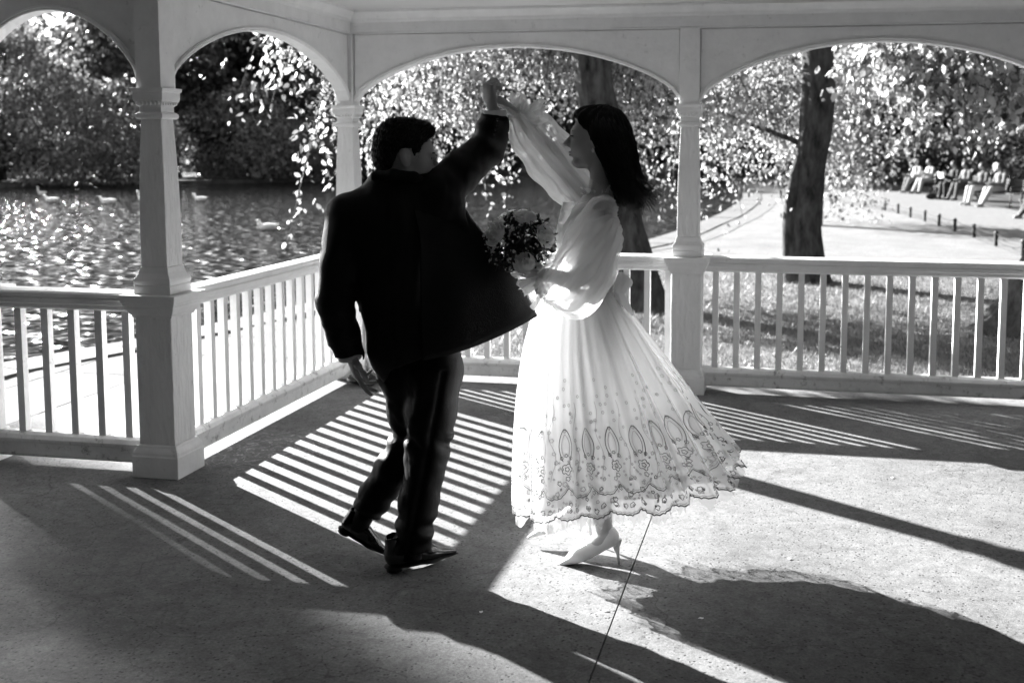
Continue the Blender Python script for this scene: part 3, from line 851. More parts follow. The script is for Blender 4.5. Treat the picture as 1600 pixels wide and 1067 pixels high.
# the wood far behind, one mass with an added sky-blocking belt
rw = np.random.default_rng(77); nW = 40000
tw = rw.random(nW)
wl_pts = np.array([(-150,60),(-95,75),(-60,95),(-30,118),(10,125),(40,105),(50,70),(30,35),(20,8)], float)
wx = np.interp(tw*8, np.arange(9), wl_pts[:, 0]) + rw.normal(0, 4, nW); wy = np.interp(tw*8, np.arange(9), wl_pts[:, 1]) + rw.normal(0, 4, nW)
topz = 15 + 3*np.sin(wx*.21) + 2*np.sin(wx*.53 + 1)
wn_ = 9000; t2 = rw.random(wn_); nw_pts = np.array([(20,8),(18,-6),(10,-16),(-6,-18),(-16,-14)], float)  # unseen leaf belt added right of and behind the camera to cut sky light
wx = np.r_[wx, np.interp(t2*4, np.arange(5), nw_pts[:, 0]) + rw.normal(0, 1.5, wn_)]; wy = np.r_[wy, np.interp(t2*4, np.arange(5), nw_pts[:, 1]) + rw.normal(0, 1.5, wn_)]
topz = np.r_[topz, np.full(wn_, 13.)]; nW += wn_
foliage_obj('far_wood_and_light_screen', np.c_[wx, wy, GZ + topz*rw.random(nW)**.8], 1.4, 'leaf_dark', seed=78)
tag(bpy.data.objects['far_wood_and_light_screen'], 'dark continuous wood far behind lake and lawn, plus an unseen belt added to block sky light', 'wood', kind='stuff')
# very tall thin-crowned tree on the far left bank: its leaves filter the light that falls through the narrow left arch
rp = np.random.default_rng(88)
u = rp.normal(size=(2600, 3)); u /= np.linalg.norm(u, axis=1)[:, None]
u = rp.uniform(-1, 1, (9000, 3)); nn_ = 1.95 - 7.0*(.5 + .5*u[:, 0])**1.1; nn_[:200] = rp.uniform(1.80, 2.26, 200)
PT = np.array([-54.5, 40.2, 24.0]) + (nn_ - 1.87)[:, None]*np.array([.571, .821, 0]) + (u[:, 1]*2.5)[:, None]*np.array([-.821, .571, 0]) + np.c_[0*nn_, 0*nn_, u[:, 2]*6.5]
TT_ = [(-55.5,39,-.4),(-55.4,39,9),(-55.6,38.9,18),(-55.5,39,28)]
tree('tall_bank_tree', 'very tall thin crowned tree far left across the lake', TT_[0][:2], TT_, [.55,.42,.28,.08], [], PT, .34, 'leaf_mid', seed=26)
# unseen dark leaf banks added at both shelter sides to shut out sky light
rh = np.random.default_rng(90); nh = 26000
foliage_obj('light_blocking_shrubbery', np.c_[np.r_[7.0 + rh.normal(0, .7, 16000), -6.6 + rh.normal(0, .4, 10000)], np.r_[rh.uniform(-6, 7.5, 16000), rh.uniform(-7, 1.6, 10000)], GZ + np.r_[5.0*rh.random(16000), 3.4*rh.random(10000)]], .30, 'leaf_dark', seed=91)
tag(bpy.data.objects['light_blocking_shrubbery'], 'unseen dark leaf banks added beside the shelter to block sky light', 'shrubbery', kind='stuff')
# rocks along the far shore
rr = np.random.default_rng(5)
rk_pts = [(-24.6,79.3),(-23.2,80.8),(-21.9,82.3),(-20.3,82.9),(-18.8,83.1),(-17.4,83.4),(-15.9,83.9),(-14.6,84.9),(-13.3,85.9),(-12.0,86.7),(-10.6,85.2),(-9.3,82.8)]
ords = ['first','second','third','fourth','fifth','sixth','seventh','eighth','ninth','tenth','eleventh','twelfth']
for i, (x, y) in enumerate(rk_pts):
    s = SDF((-1.1,-1,-.7),(1.1,1,1.0),.09)
    s.ell((0,0,0),(.75*rr.uniform(.8,1.15),.6,.5*rr.uniform(.8,1.3)),.1).ell((.2,.1,.2),(.45,.4,.4),.1)
    Vv, Ff = s.mesh(); Vv = Vv*(1 + .16*fbm(Vv*3, 1.2, i))[:, None]
    o = obj('shore_rock', Vv, Ff, 'rock', loc=(x, y, WZ + .12)); o.rotation_euler = (0, 0, rr.uniform(0, 6))
    tag(o, f'pale boulder on the far shore, {ords[i]} from the left', 'rock', 'boulders along the far shore')
# grass blades on the near lawn
r = np.random.default_rng(9)
n = 70000
gy = 7.75 + 9.5*r.random(n)**1.5; gx = -4.2 + 9.0*r.random(n)
ok = gx > np.interp(gy, bank[:, 1], bank[:, 0], left=-5) + .7
gx, gy = gx[ok], gy[ok]; n = len(gx)
hgt = r.uniform(.02, .075, n); a = r.uniform(0, TAU, n); w = .006
bx = np.cos(a)*w; by = np.sin(a)*w; lx = r.normal(0, .03, n); ly = r.normal(0, .03, n)
V = np.stack([np.c_[gx-bx, gy-by, np.full(n, GZ)], np.c_[gx+bx, gy+by, np.full(n, GZ)], np.c_[gx+lx, gy+ly, GZ+hgt]], 1).reshape(-1, 3)
me = make_mesh('lawn_grass', V, np.arange(3*n).reshape(-1, 3), smooth=False)
at = me.attributes.new("leafvar", 'FLOAT', 'POINT'); at.data.foreach_set("value", np.repeat(r.random(n), 3).astype(np.float32))
tag(link('lawn_grass', me, 'grass_blade'), 'short grass blades on the lawn just outside the balustrade', 'grass', kind='stuff')
# ------------------------------------------------------------------ figures
def head_sdf(scale, female=False):
    """head in its own frame: x = face direction, y = left, z = up"""
    s = SDF((-.16,-.12,-.24),(.17,.12,.17),.0034)
    s.ell((-.012,0,.035),(.098,.077,.088),.02)
    s.ell((.036,0,-.030),(.058,.055,.085),.03)
    if female: s.ell((.066,0,-.094),(.020,.021,.020),.03)
    else:
        s.ell((.064,0,-.096),(.026,.030,.022),.03); s.cone((.052,.03,-.094),(0,.058,-.058),.018,.02,.03); s.cone((.052,-.03,-.094),(0,-.058,-.058),.018,.02,.03)
    for sg in (1,-1):
        s.ell((.052,sg*.037,-.030),(.028,.024,.028),.03)
        s.ell((.094,sg*.033,.006),(.017,.017,.012),.012, op='sub')
        s.ell((.076,sg*.031,.003),(.0135,.0135,.0125),.006)
        s.ell((.097,sg*.0105,-.034),(.0095,.008,.0075),.008)
    s.ell((.080,0,.024),(.017,.046,.011),.02)
    s.cone((.088,0,.014),(.113,0,-.024),.007,.0105,.010)
    s.ell((.115,0,-.027),(.012,.0105,.009),.008)
    s.ell((.090,0,-.0565),(.0115,.021,.0055),.006)
    s.ell((.0885,0,-.0685),(.0110,.018,.0062),.006)
    s.ell((.086,0,-.082),(.012,.02,.006),.008, op='sub')
    for sg in (1,-1):
        Rx = np.array([[.94,-sg*.34*.5,-.25],[sg*.30,.95,0],[.25,0,.97]])
        s.ell((-.012,sg*.082,-.004),(.0205,.0100,.034),.005, R=Rx)
        s.ell((-.005,sg*.096,.004),(.0120,.0140,.022),.004, R=Rx, op='sub')
        s.ell((-.001,sg*.083,-.004),(.006,.006,.008),.004)
        s.ell((-.006,sg*.078,-.026),(.009,.007,.010),.006)
    s.cone((-.022,0,-.05),(-.042,0,-.24),.050 if not female else .043,.056 if not female else .045,.03)
    if not female: s.cone((-.05,0,-.02),(-.055,0,-.2),.045,.05,.03)
    V, F = s.mesh(3)
    return V*scale, F

def place(V, R, o): return V @ R.T + np.array(o)

def hand_mesh(wrist, fwd, palm, side, curl=(.5,.5,.5,.5), thumb=.5, h=.0028, scale=1.0, spread=.12):
    """hand in frame: x along the fingers, y across to the thumb side, z out of the back of the hand"""
    s = SDF((-.06,-.075,-.10),(.21,.085,.06),h)
    s.ell((.045,.0,0),(.052,.041,.0145),.012)
    s.cone((-.05,0,0),(.012,0,0),.0255,.024,.015, flat=((0,0,1),1.35))
    base = [(.083,.030,.002),(.088,.0095,.004),(.084,-.0105,.002),(.075,-.029,-.001)]
    seg = [(.042,.025,.021),(.046,.028,.022),(.042,.026,.021),(.033,.020,.019)]
    rad = [.0088,.0092,.0087,.0077]
    for i in range(4):
        p = np.array(base[i]); a = 0.0; lat = spread*(1.5 - i)*.55
        c = curl[i]; steps = (c*1.25, c*1.65, c*1.0)
        s.cone((.03, base[i][1]*.7, 0), p, .012, rad[i]*1.08, .012)
        for j in range(3):
            a += steps[j]
            d = np.array([math.cos(a)*math.cos(lat), math.sin(lat)*math.cos(a), -math.sin(a)])
            q = p + d*seg[i][j]
            s.cone(p, q, rad[i]*(1 - .09*j), rad[i]*(.91 - .10*j), .004); p = q
    t0 = np.array([.012,.026,-.006]); a = .75 - thumb*.35
    t1 = t0 + .042*np.array([math.cos(a), math.sin(a), -.35*thumb - .1]); t2 = t1 + .034*nrmz((math.cos(a*.5), math.sin(a*.5)*(1-thumb*.8), -.55*thumb)); t3 = t2 + .026*nrmz((math.cos(.2), -.25*thumb, -.6*thumb))
    s.cone(t0, t1, .0145, .0115, .012); s.cone(t1, t2, .0112, .0098, .005); s.cone(t2, t3, .0096, .0075, .005)
    V, F = s.mesh(2)
    f = nrmz(fwd); back = nrmz(-np.asarray(palm, float)); back = nrmz(back - f*(back @ f)); y = np.cross(back, f)*side
    if side < 0: F = F[:, ::-1]
    R = np.stack([f, y, back], 1)
    return V*scale @ R.T + np.array(wrist), F

def fold_noise(V, amp, scale, seed, stretch=(1, 1, 1)):
    return amp*fbm(V*np.array(stretch), scale, seed, 3)

def push(V, F, amt):
    n = np.zeros_like(V)
    fn = np.cross(V[F[:, 2]] - V[F[:, 0]], V[F[:, 3]] - V[F[:, 1]])
    for i in range(4): np.add.at(n, F[:, i], fn)
    n /= np.linalg.norm(n, axis=1)[:, None] + 1e-9
    return V + n*np.asarray(amt)[:, None]

def grid_faces(nu, nv, wrap_u=False):
    F = []
    i = np.arange(nv - 1)[:, None]*nu; j = np.arange(nu if wrap_u else nu - 1)[None, :]
    a = i + j; b = i + (j + 1) % nu
    return np.stack([a, b, b + nu, a + nu], -1).reshape(-1, 4)
# ------------------------------------------------------------------ the man in the dark suit
man = empty('person', (-1.42, 3.97, 0), -YAW)
tag(man, 'man in a dark suit seen from behind, raising his right hand to twirl the woman', 'person')
HM = basis((math.cos(.27), math.sin(.27), -.10), (.05, 0, 1))
HO = np.array([-.020, .05, 1.603]); HS = 1.08
parts = []
Vh, Fh = head_sdf(HS); parts.append((place(Vh, HM, HO), Fh))
b = SDF((-.42,-.25,-.02),(.45,.40,2.0),.011)
b.chain([(-.062,.03,1.50),(-.07,.03,1.40),(-.07,.03,1.2),(-.03,.03,1.0),(.02,.03,.85)],[.050,.075,.085,.085,.085],.03)
b.chain([(-.07,.03,1.42),(-.245,.0,1.375),(-.285,-.02,1.06),(-.243,.015,.84)],[.06,.055,.042,.03],.03)
b.chain([(-.05,.03,1.42),(.113,.06,1.46),(.277,.22,1.63),(.306,.16,1.775)],[.06,.05,.04,.03],.03)
b.chain([(.07,.0,.82),(.048,.02,.45),(-.012,-.03,.09)],[.07,.05,.036],.03)
b.chain([(-.01,.09,.82),(-.036,.12,.49),(-.205,.1,.18)],[.07,.05,.036],.03)
parts.append(b.mesh(2))
parts.append(hand_mesh((-.243,.016,.845), (.28,.05,-.93), (.9,.3,.25), 1, (.12,.25,.36,.5), .3, scale=1.02, spread=.3))
# raised hand closed round the woman's fingers, back of the hand towards the camera
parts.append(hand_mesh((.300,.150,1.790), (-.20,.0,.98), (.75,.62,.2), 1, (.95,.9,.88,.85), .9, scale=1.02))
Vb, Fb = merge(parts)
body = obj('body', Vb, Fb, 'skin_man', man)
# short hair
h = SDF((-.16,-.12,-.14),(.13,.12,.18),.0036)
h.ell((-.016,0,.044),(.104,.083,.094),.02).ell((-.055,0,-.005),(.062,.072,.075),.03).ell((.050,0,.100),(.042,.055,.026),.03)
def hairline(P):
    x, z = P[..., 0], P[..., 2]
    zb = np.interp(x, [-.13,-.075,-.055,-.046,-.034,-.012,.006,.014,.020,.030,.036,.044,.060,.078,.1], [-.085,-.080,-.045,-.004,.024,.031,.030,.012,-.006,-.004,.022,.046,.064,.076,.084])
    return (zb - z)*.7
h.cut(lambda P: hairline(P))
Vv, Ff = h.mesh(1)
Vv = push(Vv, Ff, .0012*fbm(Vv, 300, 3, 2) + .0014*fbm(Vv*np.array([.4, 1, 1]), 520, 4, 1))
hair_m = obj('hair', place(Vv*HS, HM, HO), Ff, 'hair_dark', man)
rq = np.random.default_rng(6); sel = rq.choice(len(Vv), 3000)
hb_ = Vv[sel]; dr = nrmz(np.array([.35, 0, .5])) + (hb_ - np.array([-.01, 0, .02]))*7; dr += rq.normal(0, .25, dr.shape); dr /= np.linalg.norm(dr, axis=1)[:, None]
dr[:, 2] = np.where(hb_[:, 2] < .03, -np.abs(dr[:, 2])*1.0 - .5, dr[:, 2]); Lh = rq.uniform(.005, .012, 3000)[:, None]*np.where(hb_[:, 2] > .05, 1.3, .6)[:, None]
wv_ = np.cross(dr, rq.normal(size=dr.shape)); wv_ /= np.linalg.norm(wv_, axis=1)[:, None]
SV = np.stack([hb_ - wv_*.0011, hb_ + wv_*.0011, hb_ + dr*Lh], 1).reshape(-1, 3)
o = obj('hair_tips', place(SV*HS, HM, HO), np.arange(9000).reshape(-1, 3), 'hair_strand', hair_m); o["kind"] = "stuff"
for sg in (-1, 1):
    s = SDF((.05,-.06,.0),(.11,.06,.05),.0022); s.cone((.096,sg*.016,.0225),(.086,sg*.047,.022),.0042,.003,.002)
    v, f = s.mesh(1); obj('eyebrow', place(v*HS, HM, HO), f, 'brow', man)
    s = SDF((.05,-.06,-.03),(.11,.06,.03),.0022); s.cone((.0905,sg*.022,.004),(.083,sg*.044,.003),.0028,.0024,.002)
    v, f = s.mesh(1); obj('eyelash', place(v*HS, HM, HO), f, 'brow', man)

# jacket: back, sleeves and the right front panel that swings out
j = SDF((-.40,-.20,.66),(.52,.42,1.85),.0075)
j.ell((-.075,.035,1.30),(.205,.130,.20),.05).ell((-.05,.03,1.12),(.170,.122,.24),.06).ell((.0,.03,.90),(.180,.135,.22),.05)
j.cone((-.235,.005,1.385),(.105,.055,1.455),.078,.085,.06)
j.cone((-.095,.02,1.50),(-.03,.04,1.515),.062,.066,.05)
j.chain([(-.245,.0,1.372),(-.272,-.015,1.20),(-.287,-.025,1.05),(-.262,.0,.92),(-.243,.014,.838)],[.076,.068,.064,.060,.056],.025)
j.chain([(.100,.055,1.455),(.18,.13,1.545),(.272,.22,1.632)],[.088,.078,.070],.035)
j.chain([(.272,.22,1.632),(.296,.19,1.70),(.312,.165,1.757)],[.068,.060,.054],.03)
j.cone((.15,.04,1.38),(.33,.045,1.16),.05,.022,.06)
def hem(P):
    x, y, z = P[..., 0], P[..., 1], P[..., 2]
    lo = np.interp(x, [-.25,-.19,-.15,-.12,-.085,-.075,-.06,.06,.20,.4], [.78,.745,.708,.706,.765,.79,.80,.85,.885,.95])
    torso = lo - z
    cuffL = -((P - np.array([-.240,.016,.838])) @ nrmz((-.1,.0,.99)))
    isarm = (x < -.195 + .05*(y > .05)) & (z < 1.05)
    return np.where(isarm, cuffL, torso)
j.cut(hem)
j.plane((.313,.163,1.766), nrmz((.12,-.12,.98)), .004)
j.ell((-.06,.05,1.60),(.062,.062,.09),.01, op='sub')
Vj, Fj = j.mesh(2)
z = Vj[:, 2]
amp = .008*fbm(Vj*np.array([1.6, 1.6, .7]), 22, 8, 3) - .004*np.exp(-((Vj[:, 0] + .075 - .05*(1.3 - z))/.006)**2)*(Vj[:, 1] < 0) + .004*np.maximum(0, np.sin(z*70 + Vj[:, 0]*30))*(np.abs(z - 1.0) < .12)*(Vj[:, 0] < -.2)
arm = (Vj[:, 0] > .14) & (z > 1.42)
amp = np.where(arm, amp*.5, amp) + arm*.0025*np.sin((Vj[:, 0]*.6 + z)*75)
Vj = push(Vj, Fj, amp)
jacket = obj('jacket', Vj, Fj, 'suit', man)
# swinging front panel: a curved sheet with thickness
nu, nv = 34, 40
E0 = [(.10,.02,1.43),(.19,.045,1.405),(.226,.03,1.362),(.29,.03,1.285),(.359,.03,1.201),(.425,.045,1.09),(.476,.06,.985)]
Ed = smooth_line(E0, 8)[np.linspace(0, 48, nv).astype(int)]
S0 = smooth_line([(.02,-.06,1.42),(.05,-.11,1.30),(.05,-.105,1.12),(.05,-.115,.97),(.055,-.12,.845)], 12)[np.linspace(0, 48, nv).astype(int)]
u = np.linspace(0, 1, nu)[None, :, None]
Pn = S0[:, None, :]*(1 - u) + Ed[:, None, :]*u
vv = np.linspace(0, 1, nv)[:, None]
uu = u[..., 0]
Pn[..., 1] += -.030*np.sin(PI*uu)*vv + .010*np.sin(uu*9 + vv*3)*vv*uu
Pn[..., 2] += -.020*np.sin(PI*uu)*vv**3
front = Pn.reshape(-1, 3); backs = front + np.array([.004, .011, .004])
Fg = grid_faces(nu, nv); n = nu*nv
border = [i for i in range(nu)] + [r*nu + nu - 1 for r in range(1, nv)] + [(nv-1)*nu + i for i in range(nu-2, -1, -1)] + [r*nu for r in range(nv-2, 0, -1)]
rim = np.array([(border[i], border[(i+1) % len(border)], border[(i+1) % len(border)] + n, border[i] + n) for i in range(len(border))])
obj('front_panel', np.concatenate([front, backs]), np.concatenate([Fg, Fg[:, ::-1] + n, rim[:, ::-1]]), 'suit', jacket)
# collar, sleeve buttons, shirt cuff and collar
c = SDF((-.22,-.10,1.44),(.12,.17,1.62),.005)
c.chain([(-.150,.06,1.500),(-.125,-.025,1.528),(-.055,-.052,1.538),(.02,-.035,1.528),(.062,.03,1.500)],[.018,.019,.020,.019,.018],.012)
v, f = c.mesh(2); obj('collar', v, f, 'suit', jacket)
ax = nrmz((-.05,-.05,.99))
mb = MB(); mb.tube([np.array([.312,.163,1.740]), np.array([.309,.161,1.782])], [.048,.046], 20); mb.build('shirt_cuff', 'shirt', man, smooth=True)
mb = MB(); mb.tube([(-.2445,.012,.85),(-.242,.016,.826)], [.046,.045], 20); mb.build('shirt_cuff', 'shirt', man, smooth=True)
for i in range(4):
    mb = MB(); p = np.array([.322 - .004*i, .108 + .004*i, 1.742 - .018*i]); mb.tube([p, p + np.array([.002,-.008,.001])], [.0065,.0055], 10)
    mb.build('sleeve_button', 'leather', jacket, smooth=True)
mb = MB()
a = np.linspace(0, TAU, 17)[:-1]; 
rp = np.array([-.185,.035,.748])
mb.tube([rp + .0105*np.array([math.cos(t), math.sin(t)*.8, math.sin(t)*.4]) for t in np.r_[a, a[:2]]], .0018, 6, cap=False); mb.build('ring', 'metal_ring', man, smooth=True)

# trousers
t = SDF((-.30,-.16,.06),(.24,.26,1.02),.0065)
t.ell((.02,.03,.92),(.160,.115,.12),.05)
t.ell((.075,.02,.80),(.110,.108,.13),.05)
t.ell((-.045,.07,.79),(.105,.10,.13),.05)
t.chain([(.085,.01,.78),(.068,.02,.62),(.050,.02,.45),(.020,.0,.27),(-.010,-.025,.085)],[.108,.095,.079,.073,.074],.03)
t.chain([(-.03,.09,.76),(-.03,.115,.60),(-.026,.125,.495)],[.104,.085,.072],.03)
t.chain([(-.026,.125,.495),(-.095,.115,.36),(-.165,.105,.26),(-.200,.100,.195)],[.074,.068,.065,.064],.02)
def hems(P):
    x, y, z = P[..., 0], P[..., 1], P[..., 2]
    left = (P - np.array([-.204,.1,.188])) @ nrmz((-.5,0,-.86))
    right = .085 + .05*(x + .01) - z
    return np.where((x < -.11) & (z < .5), left, np.where(z < .3, np.where(x < -.11, left, right), -1.0))
t.cut(hems)
Vt, Ft = t.mesh(2)
zz = Vt[:, 2]
fold = .009*np.maximum(0, fbm(Vt*np.array([1.5, 1, .8]), 30, 12, 3)) + .007*np.exp(-((zz - .50)/.05)**2)*np.sin(Vt[:, 0]*60 + zz*70) \
     + .006*np.exp(-((zz - .17)/.07)**2)*np.sin(zz*85 + Vt[:, 0]*25) - .010*np.exp(-((Vt[:, 0] - .13 + (.8 - zz)*.2)/.012)**2)*(Vt[:, 1] < .03)*(zz < .8)
Vt = push(Vt, Ft, fold)
tro = obj('trousers', Vt, Ft, 'trouser', man)

def oxford(name, heel, toe, sole_n, parent):
    """leather shoe from heel to toe; x along the shoe"""
    s = SDF((-.06,-.06,-.01),(.31,.06,.15),.0042)
    s.chain([(.035,0,.045),(.10,0,.042),(.17,0,.034)],[.036,.037,.036],.02, flat=((0,1,0),1.05))
    s.cone((.17,0,.030),(.275,0,.018),.036,.014,.02, flat=((0,0,1),1.25))
    s.cone((.035,0,.05),(.03,0,.115),.036,.034,.02)
    s.cone((.045,0,.06),(.12,0,.055),.036,.030,.03)
    s.plane((0,0,.012),(0,0,-1),.004)
    s.ell((.028,0,.135),(.030,.028,.035),.006, op='sub')
    V, F = s.mesh(2)
    o = SDF((-.06,-.06,-.02),(.32,.06,.04),.0042)
    o.chain([(.03,0,.007),(.10,0,.007),(.17,0,.007),(.285,0,.008)],[.039,.034,.041,.012],.02, flat=((0,0,1),4.2))
    Vs, Fs = o.mesh(1)
    heelb = MB(); heelb.rings([[(.030+.030*math.cos(a), .031*math.sin(a), zq) for a in np.arange(14)*TAU/14] for zq in (-.010, .006)])
    f = nrmz(np.array(toe) - np.array(heel)); u = nrmz(np.array(sole_n) - f*(np.array(sole_n) @ f)); R = np.stack([f, np.cross(u, f), u], 1)
    k = np.linalg.norm(np.array(toe) - np.array(heel)) / .295
    org = np.array(heel) + u*.012
    sh = obj(name, place(V*k, R, org), F, 'leather', parent)
    obj('sole', place(Vs*k, R, org), Fs, 'sole', sh)
    obj('heel', place(np.concatenate(heelb.V)*k, R, org), heelb.F, 'sole', sh, smooth=False)
    lc = MB()
    for i in range(4):
        x = .095 + .017*i; lc.tube([(x,-.018,.083-.010*i),(x+.004,0,.090-.011*i),(x,.018,.083-.010*i)], .0022, 6)
    obj('laces', place(np.concatenate(lc.V)*k, R, org), lc.F, 'sole', sh)
oxford('shoe', (-.100,-.055,.004), (.160,.098,.004), (0,0,1), man)
oxford('shoe', (-.322,.10,.112), (-.118,.095,-.010), (.50,.0,.86), man)

for a, b_ in (((-.010,-.03,.05),(-.008,-.028,.13)), ((-.245,.1,.125),(-.195,.1,.22))):
    mb = MB(); mb.tube([a, b_], [.042,.044], 16); mb.build('sock', 'suit', man, smooth=True)
# ------------------------------------------------------------------ the woman in the white dress
bride = empty('person', (-.70, 4.25, 0), -YAW)
tag(bride, 'woman with long dark hair in a white embroidered dress, one arm raised, holding a bouquet', 'person')
HB = basis((-math.cos(.14), math.sin(.14), .06), (0, 0, 1))
BO = np.array([-.056, .0, 1.672]); BS = 1.0
parts = []
Vh, Fh = head_sdf(BS, True); parts.append((place(Vh, HB, BO), Fh))
b = SDF((-.50,-.32,.02),(.16,.28,1.9),.010)
b.chain([(-.035,0,1.52),(-.035,0,1.45),(-.055,0,1.36)],[.044,.046,.09],.04)
b.ell((-.07,0,1.28),(.095,.14,.15),.05).ell((-.085,0,1.12),(.085,.115,.12),.05).ell((-.08,0,.98),(.11,.15,.14),.05)
b.cone((-.04,-.13,1.395),(-.07,.12,1.41),.05,.05,.04)
b.chain([(-.035,-.145,1.39),(-.115,-.20,1.13),(-.275,-.155,1.168)],[.046,.036,.024],.03)
b.chain([(-.09,.12,1.41),(-.228,.12,1.615),(-.375,.062,1.782)],[.046,.036,.024],.03)
b.chain([(-.06,-.08,.92),(-.045,-.10,.50),(-.040,-.10,.36),(-.018,-.10,.14)],[.085,.052,.053,.034],.03)
b.chain([(-.10,.07,.92),(-.12,.10,.55),(-.105,.12,.40),(-.115,.125,.155)],[.085,.052,.052,.034],.03)
parts.append(b.mesh(2))
parts.append(hand_mesh((-.370,.064,1.776), (-.75,-.25,.60), (-.35,.10,-.93), -1, (.35,.4,.45,.5), .35, scale=.92))
parts.append(hand_mesh((-.270,-.158,1.168), (-.93,.05,.30), (.25,.45,-.2), -1, (.85,.9,.9,.9), .7, scale=.92))
# feet inside the pumps
def foot(heel, toe, lift):
    f = nrmz(np.array(toe) - np.array(heel)); s = SDF((-.12,-.1,-.14),(.24,.1,.24),.006)
    s.chain([(0,0,.03),(.055,0,.026),(.10,0,.006),(.15,0,-.002)],[.029,.030,.026,.012],.03, flat=((0,0,1),1.2)); s.cone((.0,0,.03),(-.0,0,.11),.03,.032,.03)
    V, F = s.mesh(2); u = np.array([0,0,1.]); u = nrmz(u - f*(u @ f)); R = np.stack([f, np.cross(u, f), u], 1)
    return V @ R.T + np.array(heel), F
H1, T1 = (.012,-.10,.088), (-.150,-.095,.012)
H2, T2 = (-.098,.13,.120), (-.255,.115,.058)
parts.append(foot(H1, T1, 0)); parts.append(foot(H2, T2, 0))
Vb, Fb = merge(parts)
obj('body', Vb, Fb, 'skin', bride)

def pump(heel, toe, ground):
    f = nrmz(np.array(toe) - np.array(heel)); u = np.array([0,0,1.]); u = nrmz(u - f*(u @ f)); R = np.stack([f, np.cross(u, f), u], 1)
    s = SDF((-.08,-.07,-.03),(.30,.07,.10),.0038)
    s.chain([(.0,0,.022),(.07,0,.014),(.135,0,.012)],[.036,.035,.039],.02)
    s.cone((.135,0,.010),(.245,0,.004),.038,.007,.02, flat=((0,0,1),1.35))
    s.cone((-.004,0,.03),(-.006,0,.058),.034,.029,.02)
    s.plane((0,0,-.012),(0,0,-1),.004)
    for c, r in (((.0,0,.088),(.043,.027,.048)), ((.055,0,.068),(.055,.025,.036)), ((.105,0,.056),(.038,.022,.024))): s.ell(c, r, .004, op='sub')
    V, F = s.mesh(2)
    sh = obj('shoe', place(V, R, heel), F, 'white_shoe', bride)
    back = np.array(heel) + f*(-.018) - u*.004
    foot_pt = np.array([back[0] + .012, back[1], ground])
    mb = MB(); mb.tube([back + np.array([0,0,.012]), back*.75 + foot_pt*.25 - np.array([.002,0,0]), back*.4 + foot_pt*.6, foot_pt], [.024,.013,.0062,.0050], 12); mb.build('stiletto_heel', 'white_shoe', sh, smooth=True)
pump(H1, T1, .001); pump(H2, T2, .036)

# face details
for sg in (1, -1):
    s = SDF((.05,-.06,.0),(.11,.06,.05),.0022); s.cone((.096,sg*.015,.0215),(.085,sg*.047,.025),.0030,.0022,.002)
    v, f = s.mesh(1); obj('eyebrow', place(v, HB, BO), f, 'brow', bride)
    s = SDF((.05,-.07,-.03),(.12,.07,.03),.0020); s.cone((.0925,sg*.020,.0055),(.083,sg*.046,.005),.0030,.0028,.002); s.cone((.093,sg*.030,.006),(.1015,sg*.036,.009),.0020,.001,.002)
    v, f = s.mesh(1); obj('eyelash', place(v, HB, BO), f, 'brow', bride)
s = SDF((.07,-.03,-.09),(.115,.03,-.04),.0022); s.ell((.0925,0,-.0567),(.0105,.0195,.0042),.003); s.ell((.0910,0,-.0682),(.0102,.0170,.0050),.003)
v, f = s.mesh(1); obj('lips', place(v, HB, BO), f, 'lips', bride)
mb = MB(); ep = place(np.array([[-.004,.094,-.040]]), HB, BO)[0]; mb.tube([ep + np.array([0,0,.006]), ep, ep - np.array([0,0,.008]), ep - np.array([0,0,.013])], [.0015,.006,.006,.0015], 10); mb.build('earring', 'pearl', bride, smooth=True)

# hair: shaped mass plus loose strands blown to the right
h = SDF((-.22,-.16,1.36),(.22,.16,1.86),.0055)
h.ell((-.036,.0,1.706),(.105,.088,.098),.03).ell((.005,.0,1.64),(.088,.090,.125),.04).ell((.038,.0,1.555),(.064,.080,.110),.05).ell((.062,.0,1.490),(.052,.068,.072),.05)
h.ell((-.095,.0,1.745),(.055,.070,.045),.03)
def facecut(P):
    q = (P - BO) @ HB
    x, y, z = q[..., 0], q[..., 1], q[..., 2]
    line = np.interp(z, [-.3,-.12,-.06,-.02,.03,.06,.09,.13], [-.075,-.060,-.040,-.012,.030,.062,.085,.11])
    line = np.where(np.abs(y) < .045, np.interp(z, [-.3,-.1,.0,.05,.075,.09,.13], [-.10,-.075,-.05,.03,.076,.090,.11]), line)
    return (x - line)
h.cut(facecut)
Vv, Ff = h.mesh(2)
Vv = push(Vv, Ff, .0035*np.sin(np.arctan2(Vv[:, 1], Vv[:, 0] + .0)*22 + Vv[:, 2]*9) + .002*fbm(Vv*np.array([1, 1, .25]), 240, 5, 2))
hair = obj('hair', Vv, Ff, 'hair_dark', bride)
r = np.random.default_rng(14)
mb = MB()
